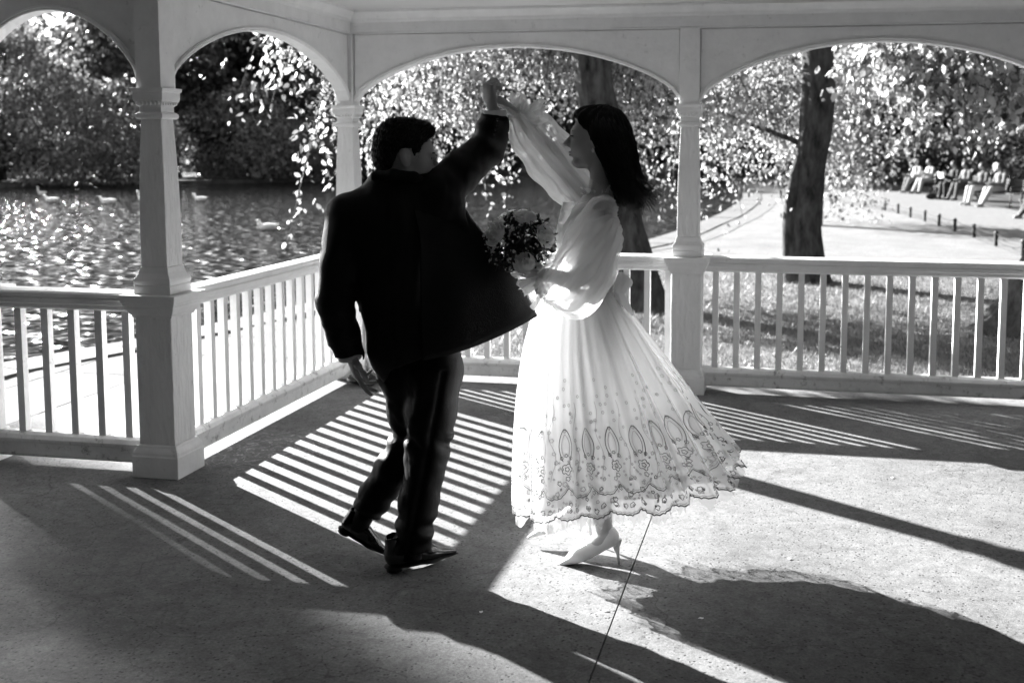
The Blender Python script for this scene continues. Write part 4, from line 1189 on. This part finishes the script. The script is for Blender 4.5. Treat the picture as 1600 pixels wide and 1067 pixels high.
for i in range(820):
    a = r.uniform(-2.3, 2.3)                       # angle round the head, 0 = back
    side = math.sin(a); backn = math.cos(a)
    top = np.array([-.040 + .03*backn, .030*side, 1.803 - .008*abs(side)])
    p1 = np.array([-.036 + .113*backn*(1 if backn > 0 else .75), .100*side, 1.70 + r.uniform(-.01,.02)])
    p2 = np.array([.018 + .090*backn, .100*side, 1.60 + r.uniform(-.02,.02)])
    blow = r.random()**2.5
    p3 = np.array([.044 + .066*backn + .03*blow, .092*side + r.normal(0,.01), 1.50 + r.uniform(-.03,.03)])
    p4 = p3 + np.array([.016 + .060*blow, r.normal(0,.016), -.078 + .025*blow + r.uniform(-.035,.03)])
    if backn < -.1: p1[0] = max(p1[0], -.105 + .03*abs(side)); p2[0] = max(p2[0], -.055); p3[0] = max(p3[0], -.005); p4[0] = max(p4[0], .015)
    c = smooth_line([top, p1, p2, p3, p4], 4)
    c = c + r.normal(0, .0015, c.shape)
    w = .0022*np.linspace(1.0, .25, len(c))
    mb.tube(c, w, 3, cap=False)
o = mb.build('hair_strands', 'hair_strand', hair, smooth=True); o["kind"] = "stuff"

# bodice and sheer sleeves
d = SDF((-.24,-.22,1.02),(.12,.22,1.47),.0065)
d.ell((-.075,0,1.29),(.115,.150,.14),.05).ell((-.088,0,1.13),(.100,.128,.11),.05).ell((-.125,-.055,1.29),(.065,.06,.06),.04).ell((-.125,.055,1.29),(.065,.06,.06),.04)
d.cone((-.042,-.12,1.385),(-.075,.11,1.395),.060,.058,.04)
d.cone((-.037,0,1.42),(-.036,0,1.47),.056,.050,.02)
d.ell((-.036,0,1.50),(.050,.05,.06),.008, op='sub')
V_, F_ = d.mesh(2); V_ = push(V_, F_, .003*np.sin(np.arctan2(V_[:, 1], V_[:, 0] + .08)*30)*(V_[:, 2] < 1.36))
bod = obj('bodice', V_, F_, 'dress', bride)
def sleeve(chain, rads, k, seed, waves, amp):
    lo = np.min(np.array(chain) - max(rads) - .03, axis=0); hi = np.max(np.array(chain) + max(rads) + .03, axis=0)
    s = SDF(lo, hi, .006); s.chain(chain, rads, k); V, F = s.mesh(2)
    ax = nrmz(np.array(chain[-1]) - np.array(chain[0])); u = nrmz(np.cross(ax, (0.3, 1, .2))); w = np.cross(ax, u)
    q = V - np.mean(chain, axis=0); th = np.arctan2(q @ w, q @ u)
    V = push(V, F, amp*np.sin(th*waves + 2.2*fbm(V, 14, seed, 2)) + amp*.8*fbm(V, 32, seed + 1, 2) + amp*.35*np.sin(th*waves*3.1 + 3*fbm(V, 22, seed + 2, 2)))
    return obj('sleeve', V, F, 'organza', bride)
s1 = sleeve([(-.040,-.135,1.40),(-.060,-.165,1.30),(-.100,-.195,1.175),(-.135,-.205,1.105),(-.205,-.185,1.120),(-.255,-.165,1.160)], [.060,.086,.100,.088,.060,.034], .04, 3, 13, .009)
s2 = sleeve([(-.085,.11,1.42),(-.140,.125,1.49),(-.228,.125,1.60),(-.305,.10,1.690),(-.360,.070,1.762)], [.066,.088,.100,.088,.040], .04, 7, 11, .008)
def frill(center, axis, r0, r1, length, n, seed, parent, matn='organza', up=None):
    """gathered ruffle round a wrist or collar"""
    ax = nrmz(axis); u = nrmz(np.cross(ax, (.2,.9,.3))); w = np.cross(ax, u); nu, nv = 120, 7
    th = np.arange(nu)*TAU/nu; P = []
    rr = np.random.default_rng(seed); ph = rr.uniform(0, TAU, 3)
    for i in range(nv):
        t = i/(nv-1)
        rad = r0 + (r1 - r0)*t + .012*t*np.sin(th*n + ph[0]) + .007*t*np.sin(th*(n*2+1) + ph[1])
        zz = length*t + .012*t*np.sin(th*5 + ph[2]) + .010*t*np.cos(th*n + ph[1])
        P.append(np.array(center) + (np.cos(th)*rad)[:, None]*u + (np.sin(th)*rad)[:, None]*w + zz[:, None]*ax)
    return obj('frill', np.concatenate(P), grid_faces(nu, nv, True), matn, parent)
frill((-.250,-.165,1.158), (-.9,.05,.1), .026, .075, .075, 9, 1, s1, 'dress'); frill((-.246,-.166,1.150), (-.75,0,-.45), .030, .078, .085, 8, 2, s1); frill((-.255,-.165,1.162), (.9,0,.0), .026, .060, .03, 10, 3, s1)
frill((-.358,.070,1.760), (-.55,-.2,.75), .028, .060, .040, 9, 4, s2); frill((-.352,.072,1.752), (.75,.2,-.2), .028, .085, .07, 8, 5, s2); frill((-.352,.072,1.752), (.30,.1,.75), .028, .070, .075, 7, 6, s2)
frill((-.036,0,1.452), (-.12,0,.9), .052, .066, .022, 13, 8, bod, 'dress')
# standing ruffle down the front of the bodice
mb = MB(); R = []
for i, zq in enumerate(np.linspace(1.43, 1.16, 22)):
    x0 = -.155 - .035*math.sin(PI*(1.45 - zq)/.36); R.append([(x0 + .02, -.055 - .01*math.sin(i), zq), (x0 - .010, -.068 - .012*math.sin(i*1.7), zq + .006*math.sin(i*2.1)), (x0 - .020, -.05 - .014*math.sin(i*1.3), zq)])
mb.rings(R, cap=False, closed=False); mb.build('front_ruffle', 'dress', bod, smooth=True)
mb = MB(); th = np.arange(48)*TAU/48
mb.rings([[(-.088 + rx*math.cos(t), ry*math.sin(t), zq) for t in th] for zq, rx, ry in ((1.075,.108,.132),(1.085,.111,.136),(1.125,.108,.133),(1.135,.104,.130))], cap=False); mb.build('waist_sash', 'dress', bod, smooth=True)
for k, (dx, dz) in enumerate(((.075,-.09),(.05,-.15),(.07,.035),(.045,.05))):      # bow at the back of the sash
    mb = MB(); R = []
    for i in range(9):
        t = i/8; w_ = .012 + .03*math.sin(PI*min(1, t*1.05))*(1 if k > 1 else .7); c = np.array([.015 + dx*t, -.055 - .02*k, 1.105 + dz*t - .02*t*t])
        R.append([c + np.array([0,-.004,w_]), c + np.array([.004,.006*math.sin(i),0]), c - np.array([0,-.004,w_])])
    mb.rings(R, cap=False, closed=False); mb.build('bow', 'dress', bod, smooth=True)

# skirt: lining, embroidered tulle overskirt, and the longer soft tulle underneath
NP = 27
def skirt_point(th, t, scale=1.0, drop=0.0, pleat=1.0, scallop=0.0):
    """th round the body (0 = right), t from waist (0) to hem (1)"""
    th = np.asarray(th, float); t = np.asarray(t, float)
    c = np.cos(th); s = np.sin(th)
    e = .74 + .26*c
    g = np.clip(t, 0, 1.2)**e
    cx = -.088 + (.085 + .088)*t**1.1; rx = .106 + (.440 - .106)*g; ry = .130 + (.385 - .130)*np.clip(t, 0, 1.2)**.78
    zh = .310 + .088*c + .014*np.sin(3*th + 1)
    z = 1.085 + (zh - 1.085)*t - drop*t
    ph = th*NP + 1.3*np.sin(th*3 + .5) + .8*np.sin(2.2*t + th*2)
    pl = pleat*t**.8*((.014 + .010*np.sin(th*2.3 + 1) )*np.sin(ph) + .006*np.sin(th*41 + 3*t) + .012*np.sin(th*11 + 2.0*t + 1.7) + .016*np.sin(th*7 - 1.0*t))
    x = cx + (rx + pl)*c*scale; y = (ry + pl)*s*scale
    z = z - scallop
    return np.stack([x, y, z], -1)
NS = 25
def scal(th): return .021*np.abs(np.sin(th*NS/2))**.75 + .0025*np.sin(th*NS*6)
nu, nv = 700, 60
TH, TT = np.meshgrid(np.arange(nu)*TAU/nu, np.linspace(0, 1, nv))
Pk = skirt_point(TH, TT, .955, -.035, .8)
lin = obj('skirt_lining', Pk.reshape(-1, 3), grid_faces(nu, nv, True)[:, ::-1], 'dress', bride)
Pk = skirt_point(TH, TT, 1.0, 0, 1.0, scal(TH)*TT**6)
over = obj('overskirt', Pk.reshape(-1, 3), grid_faces(nu, nv, True)[:, ::-1], 'tulle', bride)
rag = .022*np.sin(TH*53)*np.sin(TH*17 + 1) + .008*np.sin(TH*131)
T2_ = .55 + .45*TT
Pk = skirt_point(TH, T2_, .965, .045, 1.4, rag*TT**4)
obj('tulle_underskirt', Pk.reshape(-1, 3), grid_faces(nu, nv, True)[:, ::-1], 'tulle_hem', bride)

# embroidery: stitched lines laid on the overskirt.  (th, v): v = metres up from the scalloped hem
def on_skirt(th, v):
    th = np.asarray(th, float); v = np.asarray(v, float); Ls = .80
    t = 1 - v/Ls
    P = skirt_point(th, t, 1.0, 0, 1.0, scal(th)*np.clip(t, 0, 1)**6)
    e_ = 1e-3
    du = skirt_point(th + e_, t, 1.0) - P; dv = skirt_point(th, t - e_, 1.0) - P
    n = np.cross(du, dv); n /= np.linalg.norm(n, axis=-1)[..., None] + 1e-12
    return P, n
EM = {'thread': ([], [], 0), 'thread_light': ([], [], 0)}
def stitch(th, v, w, matn='thread', closed=False):
    th = np.asarray(th, float); v = np.asarray(v, float)
    P, n = on_skirt(th, v); P = P + n*.0022
    T = np.gradient(P, axis=0); b = np.cross(n, T); b /= np.linalg.norm(b, axis=1)[:, None] + 1e-12
    w = w*.82
    A = P + b*w*.5; B = P - b*w*.5; m = len(P)
    V, F, k = EM[matn]
    V.append(np.stack([A, B], 1).reshape(-1, 3)); i = np.arange(m - 1)*2 + k
    F.append(np.stack([i, i+1, i+3, i+2], 1)); EM[matn] = (V, F, k + 2*m)
rr = np.random.default_rng(31)
K = 1/.41                                   # metres of cloth to radians at the hem
def flower(th, v, r_, w, pet=5, m='thread'):
    a = np.linspace(0, TAU, pet*6 + 1); q = r_*(.62 + .38*np.abs(np.cos(a*pet/2 + .3)))
    stitch(th + q*np.cos(a)*K, v + q*np.sin(a), w, m)
a16 = np.linspace(0, TAU, 9)
for i in range(NS):
    t0 = i*TAU/NS; t1 = (i+1)*TAU/NS; tm = (t0 + t1)/2
    s = np.linspace(0, 1, 22)
    stitch(t0 + (t1-t0)*s, .003 + .0012*np.sin(s*60), .0062)                                   # rope edge
    stitch(t0 + (t1-t0)*s, .010 + 0*s, .0028, 'thread_light')
    o_ = (.5 if i % 2 else 0)
    ga = .105 - .040*np.sin(PI*s)                                                  # swags
    stitch(tm + (t1-t0)*(s), ga, .0038); stitch(tm + (t1-t0)*s, ga + .0075, .0024, 'thread_light')
    for q in range(3):                                                            # little blossoms in the border
        flower(t0 + (t1-t0)*(.2 + .3*q + rr.uniform(-.05,.05)), rr.uniform(.022,.040), .0085, .0032); stitch(t0 + (t1-t0)*(.2+.3*q) + .0026*np.cos(a16)*K, .031 + .0026*np.sin(a16), .003)
    for q in range(7):
        flower(t0 + (t1-t0)*(.08 + .14*q + rr.uniform(-.04,.04)), rr.uniform(.045,.135), rr.uniform(.005,.0095), .0030, m='thread' if q % 2 else 'thread_light')
    for q in range(26):
        flower(t0 + (t1-t0)*rr.random(), rr.uniform(.012,.20), .0032, .0026, pet=4, m='thread_light')
    # pointed arch motif
    if i % 1 == 0:
        s2 = np.linspace(-1, 1, 26)
        for kk, (hh, ww, wd) in enumerate(((.115,.026,.0042),(.080,.0155,.0030))):
            q_ = np.abs(s2)                               # 0 at the point, 1 at the foot
            sx = np.sign(s2)*ww*np.sin(PI*np.clip(q_, 0, 1)**.85*.86)*(1 + .25*q_)
            vv_ = .196 + (.0 if kk == 0 else .014) + hh*(1 - q_)
            stitch(tm + sx*K*.92, vv_, wd, 'thread' if kk == 0 else 'thread_light')
        flower(tm, .168, .020, .0036, 5); flower(tm, .168, .008, .0032, 5)
        flower(tm + .018*K, .205, .0065, .003); flower(tm - .018*K, .207, .0065, .003); flower(tm, .215, .006, .003); flower(tm, .136, .008, .003)
    # trailing sprigs between the arches
    for q in range(6):
        flower(t0 + rr.uniform(-.012,.012)*K, .16 + .036*q + rr.uniform(-.008,.008), rr.uniform(.004,.0075), .0026, m='thread_light')
    for q in range(5): flower(t0 + (.5 + .35*math.sin(q))*(t1-t0), .30 + .03*q, .0055, .0026, m='thread_light')
    sv = np.linspace(.13, .40, 24); stitch(t0 + .010*K*np.sin(sv*38), sv, .0022, 'thread_light')
    if i % 2 == 0:
        for q in range(5): flower(tm + rr.uniform(-.03,.03)*K, .36 + .03*q, .006, .0026, m='thread_light')
for m_, (V, F, k) in EM.items():
    o = obj('embroidery', np.concatenate(V), np.concatenate(F), m_, over); o["kind"] = "stuff"

# ------------------------------------------------------------------ bouquet in her lower hand
bq = empty('bouquet', (0, 0, 0), 0)
bw_ = Matrix.Rotation(-YAW, 4, 'Z'); off = bw_ @ Vector((-.345, -.175, 1.285)) + Vector((-.70, 4.25, 0))
bq.location = off; bq.rotation_euler = (0, 0, -YAW)
tag(bq, 'bouquet of white roses, small blossoms and dark leaves in the woman\'s hand', 'bouquet')
def rose(c, n, R_, seed):
    rr = np.random.default_rng(seed); n = nrmz(n); u = nrmz(np.cross(n, (.3,.2,.9))); w = np.cross(n, u); V = []; F = []; k = 0
    for layer in range(4):
        m = 3 + layer; rad = R_*(.28 + .24*layer); hgt = R_*(1.25 - .12*layer)
        for i in range(m):
            a0 = TAU*i/m + layer*.7; P = []
            for iv in range(6):
                t = iv/5
                for iu in range(7):
                    s_ = (iu/6 - .5); a = a0 + s_*TAU/m*1.5
                    q = rad*(.35 + .75*math.sin(t*1.7)) + (R_*.22*max(0, t - .7)*layer) - .1*R_*abs(s_)*t
                    z = hgt*t*(1 - .35*abs(s_*2)**2*t) - R_*.4
                    P.append(np.array(c) + u*q*math.cos(a) + w*q*math.sin(a) + n*z)
            V += P; F.append(grid_faces(7, 6) + k); k += len(P)
    return obj('rose', V, np.concatenate(F), 'petal', bq)
ROSES = (((-.068,-.055,.030),(-.75,-.55,.35),.050),((.020,-.035,.078),(.15,-.5,.85),.042),((.082,-.040,.020),(.75,-.55,.25),.044),((.018,-.060,-.060),(.1,-.75,-.25),.040),((-.035,.04,.07),(-.4,.5,.7),.042),((.05,.055,.03),(.4,.8,.3),.042),((-.075,.03,-.02),(-.8,.4,-.1),.036))
for i, (c, n, R_) in enumerate(ROSES):
    rose(np.array(c)*1.10, n, R_*.84, 60 + i)
r = np.random.default_rng(19); n = 1900
u = r.normal(size=(n, 3)); u /= np.linalg.norm(u, axis=1)[:, None]
P = u*(.05 + .068*r.random(n))[:, None]*np.array([1.1, .9, 1.0])
RC = np.array([c for c, _, _ in ROSES]); P = P[np.all(np.linalg.norm(P[:, None] - RC[None], axis=2) > .040, axis=1)]
foliage_obj('leaves', P, .024, 'bouquet_leaf', bq, droop=-.1, seed=20, aspect=.5)
n = 420; u = r.normal(size=(n, 3)); u[:, 0] -= .5; u /= np.linalg.norm(u, axis=1)[:, None]
P = u*(.098 + .03*r.random(n))[:, None]*np.array([1.05, .85, .9])
foliage_obj('small_blossoms', P, .013, 'tiny_flower', bq, droop=0, seed=21, aspect=.95)
mb = MB()
for i in range(9):
    a = i*TAU/9; mb.tube([(.02*math.cos(a),.02*math.sin(a),-.03),(.05+.010*math.cos(a),.012*math.sin(a),-.10),(.085+.02*math.cos(a),.02*math.sin(a),-.20)], .0035, 6)
mb.build('stems', 'bouquet_leaf', bq, smooth=True)
# ------------------------------------------------------------------ low fence, benches, people, birds
# low iron posts with a sagging wire along the lawn
fposts = [(2.29,36.17),(2.75,34.12),(2.99,32.6),(3.17,31.0),(3.38,29.5),(3.54,27.95),(3.68,26.3),(3.82,24.5),(3.92,22.5),(4.05,20.6),(4.2,18.7),(1.5,38.6),(.6,40.3),(-.4,41.2)]
fen = empty('low_lawn_fence', (fposts[0][0], fposts[0][1], GZ))
tag(fen, 'low iron post and wire fence curving along the edge of the lawn', 'fence')
pm = MB(); pm.rings([[(rr_*math.cos(a), rr_*math.sin(a), z) for a in np.arange(8)*TAU/8] for z, rr_ in ((-.03,.040),(.22,.036),(.235,.044),(.262,.044),(.285,.030),(.296,.010))])
pmesh = make_mesh('post', np.concatenate(pm.V), pm.F, smooth=False)
order = [13,12,11,0,1,2,3,4,5,6,7,8,9,10]
F0 = np.array(fen.location)
for i in order:
    o = link('post', pmesh, 'iron', fen); o.location = Vector((fposts[i][0], fposts[i][1], GZ)) - Vector(F0)
for i, j in zip(order[:-1], order[1:]):
    a = np.array([*fposts[i], GZ + .25]) - F0; b_ = np.array([*fposts[j], GZ + .25]) - F0
    for dz in (0, -.12):
        t = np.linspace(0, 1, 7)[:, None]; c = a + (b_ - a)*t - np.array([0,0,1])*(.05*4*t*(1-t)) + np.array([0,0,dz])
        mb = MB(); mb.tube(c, .006, 5); mb.build('wire', 'iron', fen)
# hoop edging on the far side of the path
hp = empty('hoop_edging', (-4.4, 80, GZ)); tag(hp, 'row of low dark posts edging the shaded lawn beyond the lake', 'fence')
for i in range(8):
    o = link('post', pmesh, 'iron', hp); o.location = (i*.72, .05*i, 0); o.scale = (1.6, 1.6, 1.4)

def bench(x, y, rz, label, length=2.0):
    r_ = empty('park_bench', (x, y, GZ), rz); tag(r_, label, 'bench', 'benches beside the path')
    for k in range(4): MB().box((-length/2, .05 + k*.105, .43), (length/2, .14 + k*.105, .462)).build('seat_slat', 'wood_dark', r_)
    for k in range(4):
        z0 = .53 + k*.095; y0 = .50 + k*.022; MB().box((-length/2, y0, z0), (length/2, y0 + .028, z0 + .078)).build('back_slat', 'wood_dark', r_)
    for sx in (-length/2 + .12, length/2 - .12):
        mb = MB(); mb.tube([(sx,.04,0),(sx,.07,.25),(sx,.05,.43)], .022, 8); mb.build('leg', 'iron', r_, smooth=True)
        mb = MB(); mb.tube([(sx,.62,0),(sx,.50,.25),(sx,.49,.45),(sx,.56,.90)], .022, 8); mb.build('leg', 'iron', r_, smooth=True)
        mb = MB(); mb.tube([(sx,.52,.66),(sx,.25,.68),(sx,.06,.64),(sx,.05,.43)], .018, 8); mb.build('armrest', 'iron', r_, smooth=True)
    return r_
mat('cloth_white', .32, .8, var=.15, vscale=12); mat('cloth_grey', .12, .8, var=.2); mat('cloth_dark', .012, .8); mat('hair_brown', .03, .6); mat('hair_grey', .35, .7); mat('paper', .6, .8); mat('skin_seat', .2, .6); mat('cloth_mid', .06, .8, var=.2)

def seated(x, y, rz, label, top='cloth_white', legs='cloth_dark', hair='hair_brown', lean=0.0, shin=.25, arms='lap', book=False, seed=0, long_hair=False):
    """seated figure; local -y is the way it faces, seat at z = .46"""
    p = empty('person', (x, y, GZ), rz); tag(p, label, 'person', 'people resting on the benches')
    S = SDF((-.36,-.95,-.02),(.36,.62,1.42),.02)
    hip = np.array([0,.30,.56]); ch = np.array([0,.30 + lean*.5,.98]); nk = np.array([0,.30 + lean*.6,1.10]); hd = nk + np.array([0,-.06 - .04,.14])
    kn = [np.array([sx*.11,-.14,.56]) for sx in (-1,1)]; an = [np.array([kn[i][0] + .03*(1 if i else -1), -.14 - shin*(1 if i == seed % 2 else .55), .09]) for i in (0,1)]
    sh = [np.array([sx*.19, ch[1], 1.00]) for sx in (-1,1)]
    el = [s_ + np.array([sx*.05,-.10,-.26]) for s_, sx in zip(sh, (-1,1))]; wr = [np.array([sx*.08,-.12,.74 if arms == 'lap' else .86]) for sx in (-1,1)]
    def limbs(S, f, torso=True, leg=True, arm=True, headn=True):
        if torso: S.chain([hip, (hip + ch)/2, ch, nk], [.135*f,.135*f,.13*f,.055*f], .06); S.cone(sh[0], sh[1], .065*f, .065*f, .05)
        for i in (0,1):
            if leg: S.chain([hip + np.array([(-1,1)[i]*.08,0,0]), kn[i], an[i]], [.095*f,.078*f,.055*f], .03)
            if arm: S.chain([sh[i], el[i], wr[i]], [.062*f,.052*f,.040*f], .03)
        return S
    limbs(S, .86); S.chain([nk, hd], [.052,.06], .03).ell(hd + np.array([0,0,.03]), (.078,.098,.118), .02).ell(hd + np.array([0,-.10,0]), (.014,.02,.02), .01)
    for i in (0,1):
        S.cone(wr[i], wr[i] + np.array([(-1,1)[i]*-.03,-.08,.0]), .036, .024, .02); S.cone(an[i], an[i] + np.array([0,-.16,-.05]), .045, .035, .02)
    v, f = S.mesh(1); obj('body', v, f, 'skin_seat', p)
    S = SDF((-.40,-.30,.40),(.40,.62,1.16),.02); limbs(S, 1.12, leg=False); S.plane((0,0,1.09), (0,0,1)); v, f = S.mesh(1); obj('top', v, f, top, p)
    S = SDF((-.36,-.70,.06),(.36,.52,.74),.02); limbs(S, 1.12, torso=False, arm=False); v, f = S.mesh(1); obj('trousers', v, f, legs, p)
    S = SDF((-.2,-.3,.8),(.2,.7,1.5),.016); S.ell(hd + np.array([0,.022,.055]), (.088,.100,.110), .02)
    if long_hair: S.ell(hd + np.array([0,.07,-.06]), (.09,.06,.16), .04)
    S.plane(hd + np.array([0,-.035,.03]), nrmz((0,-.9,-.5))); v, f = S.mesh(1); obj('hair', v, f, hair, p)
    for i in (0,1):
        S = SDF(an[i] - .14 - np.array([0,.16,0]), an[i] + .14, .014); S.cone(an[i] + np.array([0,.04,-.05]), an[i] + np.array([0,-.17,-.055]), .042, .034, .02); v, f = S.mesh(1); obj('shoe', v, f, 'cloth_white' if seed % 2 else 'leather', p)
    if book:
        mb = MB(); mb.rings([[(-.16,-.24,.78),(0,-.27,.76),(.16,-.24,.78)],[(-.16,-.30,1.0),(0,-.33,.98),(.16,-.30,1.0)]], cap=False, closed=False)
        o = mb.build('newspaper', 'paper', None, smooth=False)
        R = Matrix.Rotation(rz, 4, 'Z'); o.matrix_world = Matrix.Translation((x, y, GZ)) @ R
        s_ = o.modifiers.new('thick', 'SOLIDIFY'); s_.thickness = .006
        tag(o, 'open pale paper held by the reader in dark trousers', 'newspaper')
    return p
FA = -math.radians(62)        # the benches face the lake, to the left
bench(5.0,46.8,FA,'far bench half hidden behind the hanging twigs'); bench(5.55,41.6,FA,'middle bench with the reader'); bench(6.15,37.2,FA,'bench with the pair in pale clothes', 2.4); bench(6.6,31.4,FA,'nearest bench cut by the right edge')
def sit(bx, by, along, **k):
    c, s = math.cos(FA), math.sin(FA); return seated(bx + c*along, by + s*along, FA, **k)
sit(5.0,46.8,-.4, label='person in white leaning on the far bench', top='cloth_white', legs='cloth_grey', hair='hair_grey', lean=.0, seed=1)
sit(5.0,46.8,.45, label='person in a pale top behind the twigs on the far bench', top='cloth_white', legs='cloth_white', hair='hair_brown', lean=.04, seed=2, arms='up')
sit(5.55,41.6,-.1, label='reader in a dark jacket and dark trousers on the middle bench', top='cloth_dark', legs='cloth_dark', hair='hair_brown', lean=.08, seed=2, shin=.06, arms='up', book=True)
sit(5.55,41.6,.62, label='person in a mid grey top seated right of the reader', top='cloth_grey', legs='cloth_mid', hair='hair_brown', lean=.0, seed=2, shin=.2)
sit(6.15,37.2,-.65, label='person in sunglasses with a pale top on the pale pair\'s bench', top='cloth_mid', legs='cloth_white', hair='hair_brown', lean=.1, seed=1, shin=.16)
sit(6.15,37.2,.25, label='long haired woman in white trousers and a pale jacket on the bench', top='cloth_grey', legs='cloth_white', hair='hair_brown', lean=.06, seed=1, shin=.34, long_hair=True)
sit(6.6,31.4,-.2, label='person with outstretched legs on the nearest bench at the right edge', top='cloth_grey', legs='cloth_mid', hair='hair_brown', lean=.05, seed=3, shin=.5)
hb = SDF((-.3,-.2,-.02),(.3,.2,.34),.014); hb.ell((0,0,.12),(.20,.11,.12),.03); v, f = hb.mesh(1); v[:, 2] = np.maximum(v[:, 2], 0)
bag = obj('handbag', v, f, 'cloth_dark', loc=(4.95,41.5,GZ)); tag(bag, 'small dark bag on the path left of the reader', 'bag')
mb = MB(); mb.tube([(-.1,0,.2),(-.08,0,.36),(0,0,.42),(.08,0,.36),(.1,0,.2)], .012, 6); mb.build('strap', 'cloth_dark', bag, smooth=True)
# dark bag left at the foot of the corner post
hb = SDF((-.2,-.14,-.02),(.2,.14,.16),.008); hb.ell((0,0,.045),(.12,.07,.045),.02).ell((.04,0,.06),(.06,.05,.035),.02); v, f = hb.mesh(2); v[:, 2] = np.maximum(v[:, 2], 0); v = push(v, f, .004*fbm(v, 50, 2))
cb = obj('dark_bag', v, f, 'leather', loc=(-2.86,7.02,.0)); tag(cb, 'small dark bag on the floor at the foot of the corner post', 'bag')

def water_bird(x, y, rz, label, up=1.0, scale=1.0):
    b_ = empty('water_bird', (x, y, WZ + .035), rz); tag(b_, label, 'bird', 'white birds on the lake'); b_.scale = (scale*.66,)*3
    s = SDF((-.5,-.26,-.12),(.5,.26,.62),.016)
    s.ell((0,0,.07),(.29,.15,.12),.04).cone((.18,0,.10),(.36,0,.15),.10,.02,.05, flat=((0,0,1),1.6)); s.chain([(-.20,0,.12),(-.30,0,.12+.12*up),(-.29,0,.16+.20*up),(-.33,0,.20+.24*up)],[.075,.05,.042,.05],.03); s.ell((-.345,0,.21+.24*up),(.065,.048,.05),.02)
    v, f = s.mesh(2); obj('body', v, f, 'bird', b_)
    for sg in (1,-1):
        w = SDF((-.25,-.25,-.02),(.4,.25,.3),.014); w.ell((.05,sg*.12,.115),(.22,.045,.075),.02); w.cone((.15,sg*.11,.13),(.36,sg*.05,.16),.035,.012,.03); v, f = w.mesh(1); obj('wing', v, f, 'bird', b_)
    mb = MB(); mb.tube([(-.39,0,.205+.24*up),(-.43,0,.198+.24*up),(-.46,0,.192+.24*up)], [.02,.016,.006], 8); mb.build('bill', 'bill', b_, smooth=True)
for x, y, rz, lb, up, sc in ((-30.65,40.7,1.5,'white bird farthest out near the shady bank, seen end on',1.0,1.05),(-26.65,35.9,.1,'white bird left of the pair, below the end-on bird',.35,1.15),(-24.0,35.4,.15,'white bird dipping its bill, left of the near post',.15,1.25),(-23.75,37.2,-.2,'white bird half hidden by the near post',.9,1.2),(-21.86,37.95,.1,'white bird alone just right of the near post',.4,1.1),(-12.86,25.5,.35,'white bird among the sparkles near the man\'s shoulder',.3,1.1)):
    water_bird(x, y, rz, lb, up, sc)
# pale petals and specks dropped on the shelter floor
r = np.random.default_rng(44)
for i, (x, y, lb) in enumerate(((-1.05,3.62,'leftmost of the five'),(-.62,3.72,'second from the left of the five'),(-.28,3.72,'middle one of the five'),(.02,4.35,'second from the right of the five'),(.52,5.55,'rightmost of the five'))):
    V = np.array([(math.cos(a)*.011*r.uniform(.7,1.3), math.sin(a)*.007, .0015 + .003*abs(math.sin(2*a))) for a in np.arange(7)*TAU/7] + [(0,0,.003)])
    o = obj('fallen_petal', V, [(k, (k+1) % 7, 7) for k in range(7)], 'petal', loc=(x, y, .001)); o.rotation_euler = (0, 0, r.uniform(0, 6))
    tag(o, 'tiny pale petal fallen on the concrete floor, ' + lb, 'petal', 'petals on the floor')
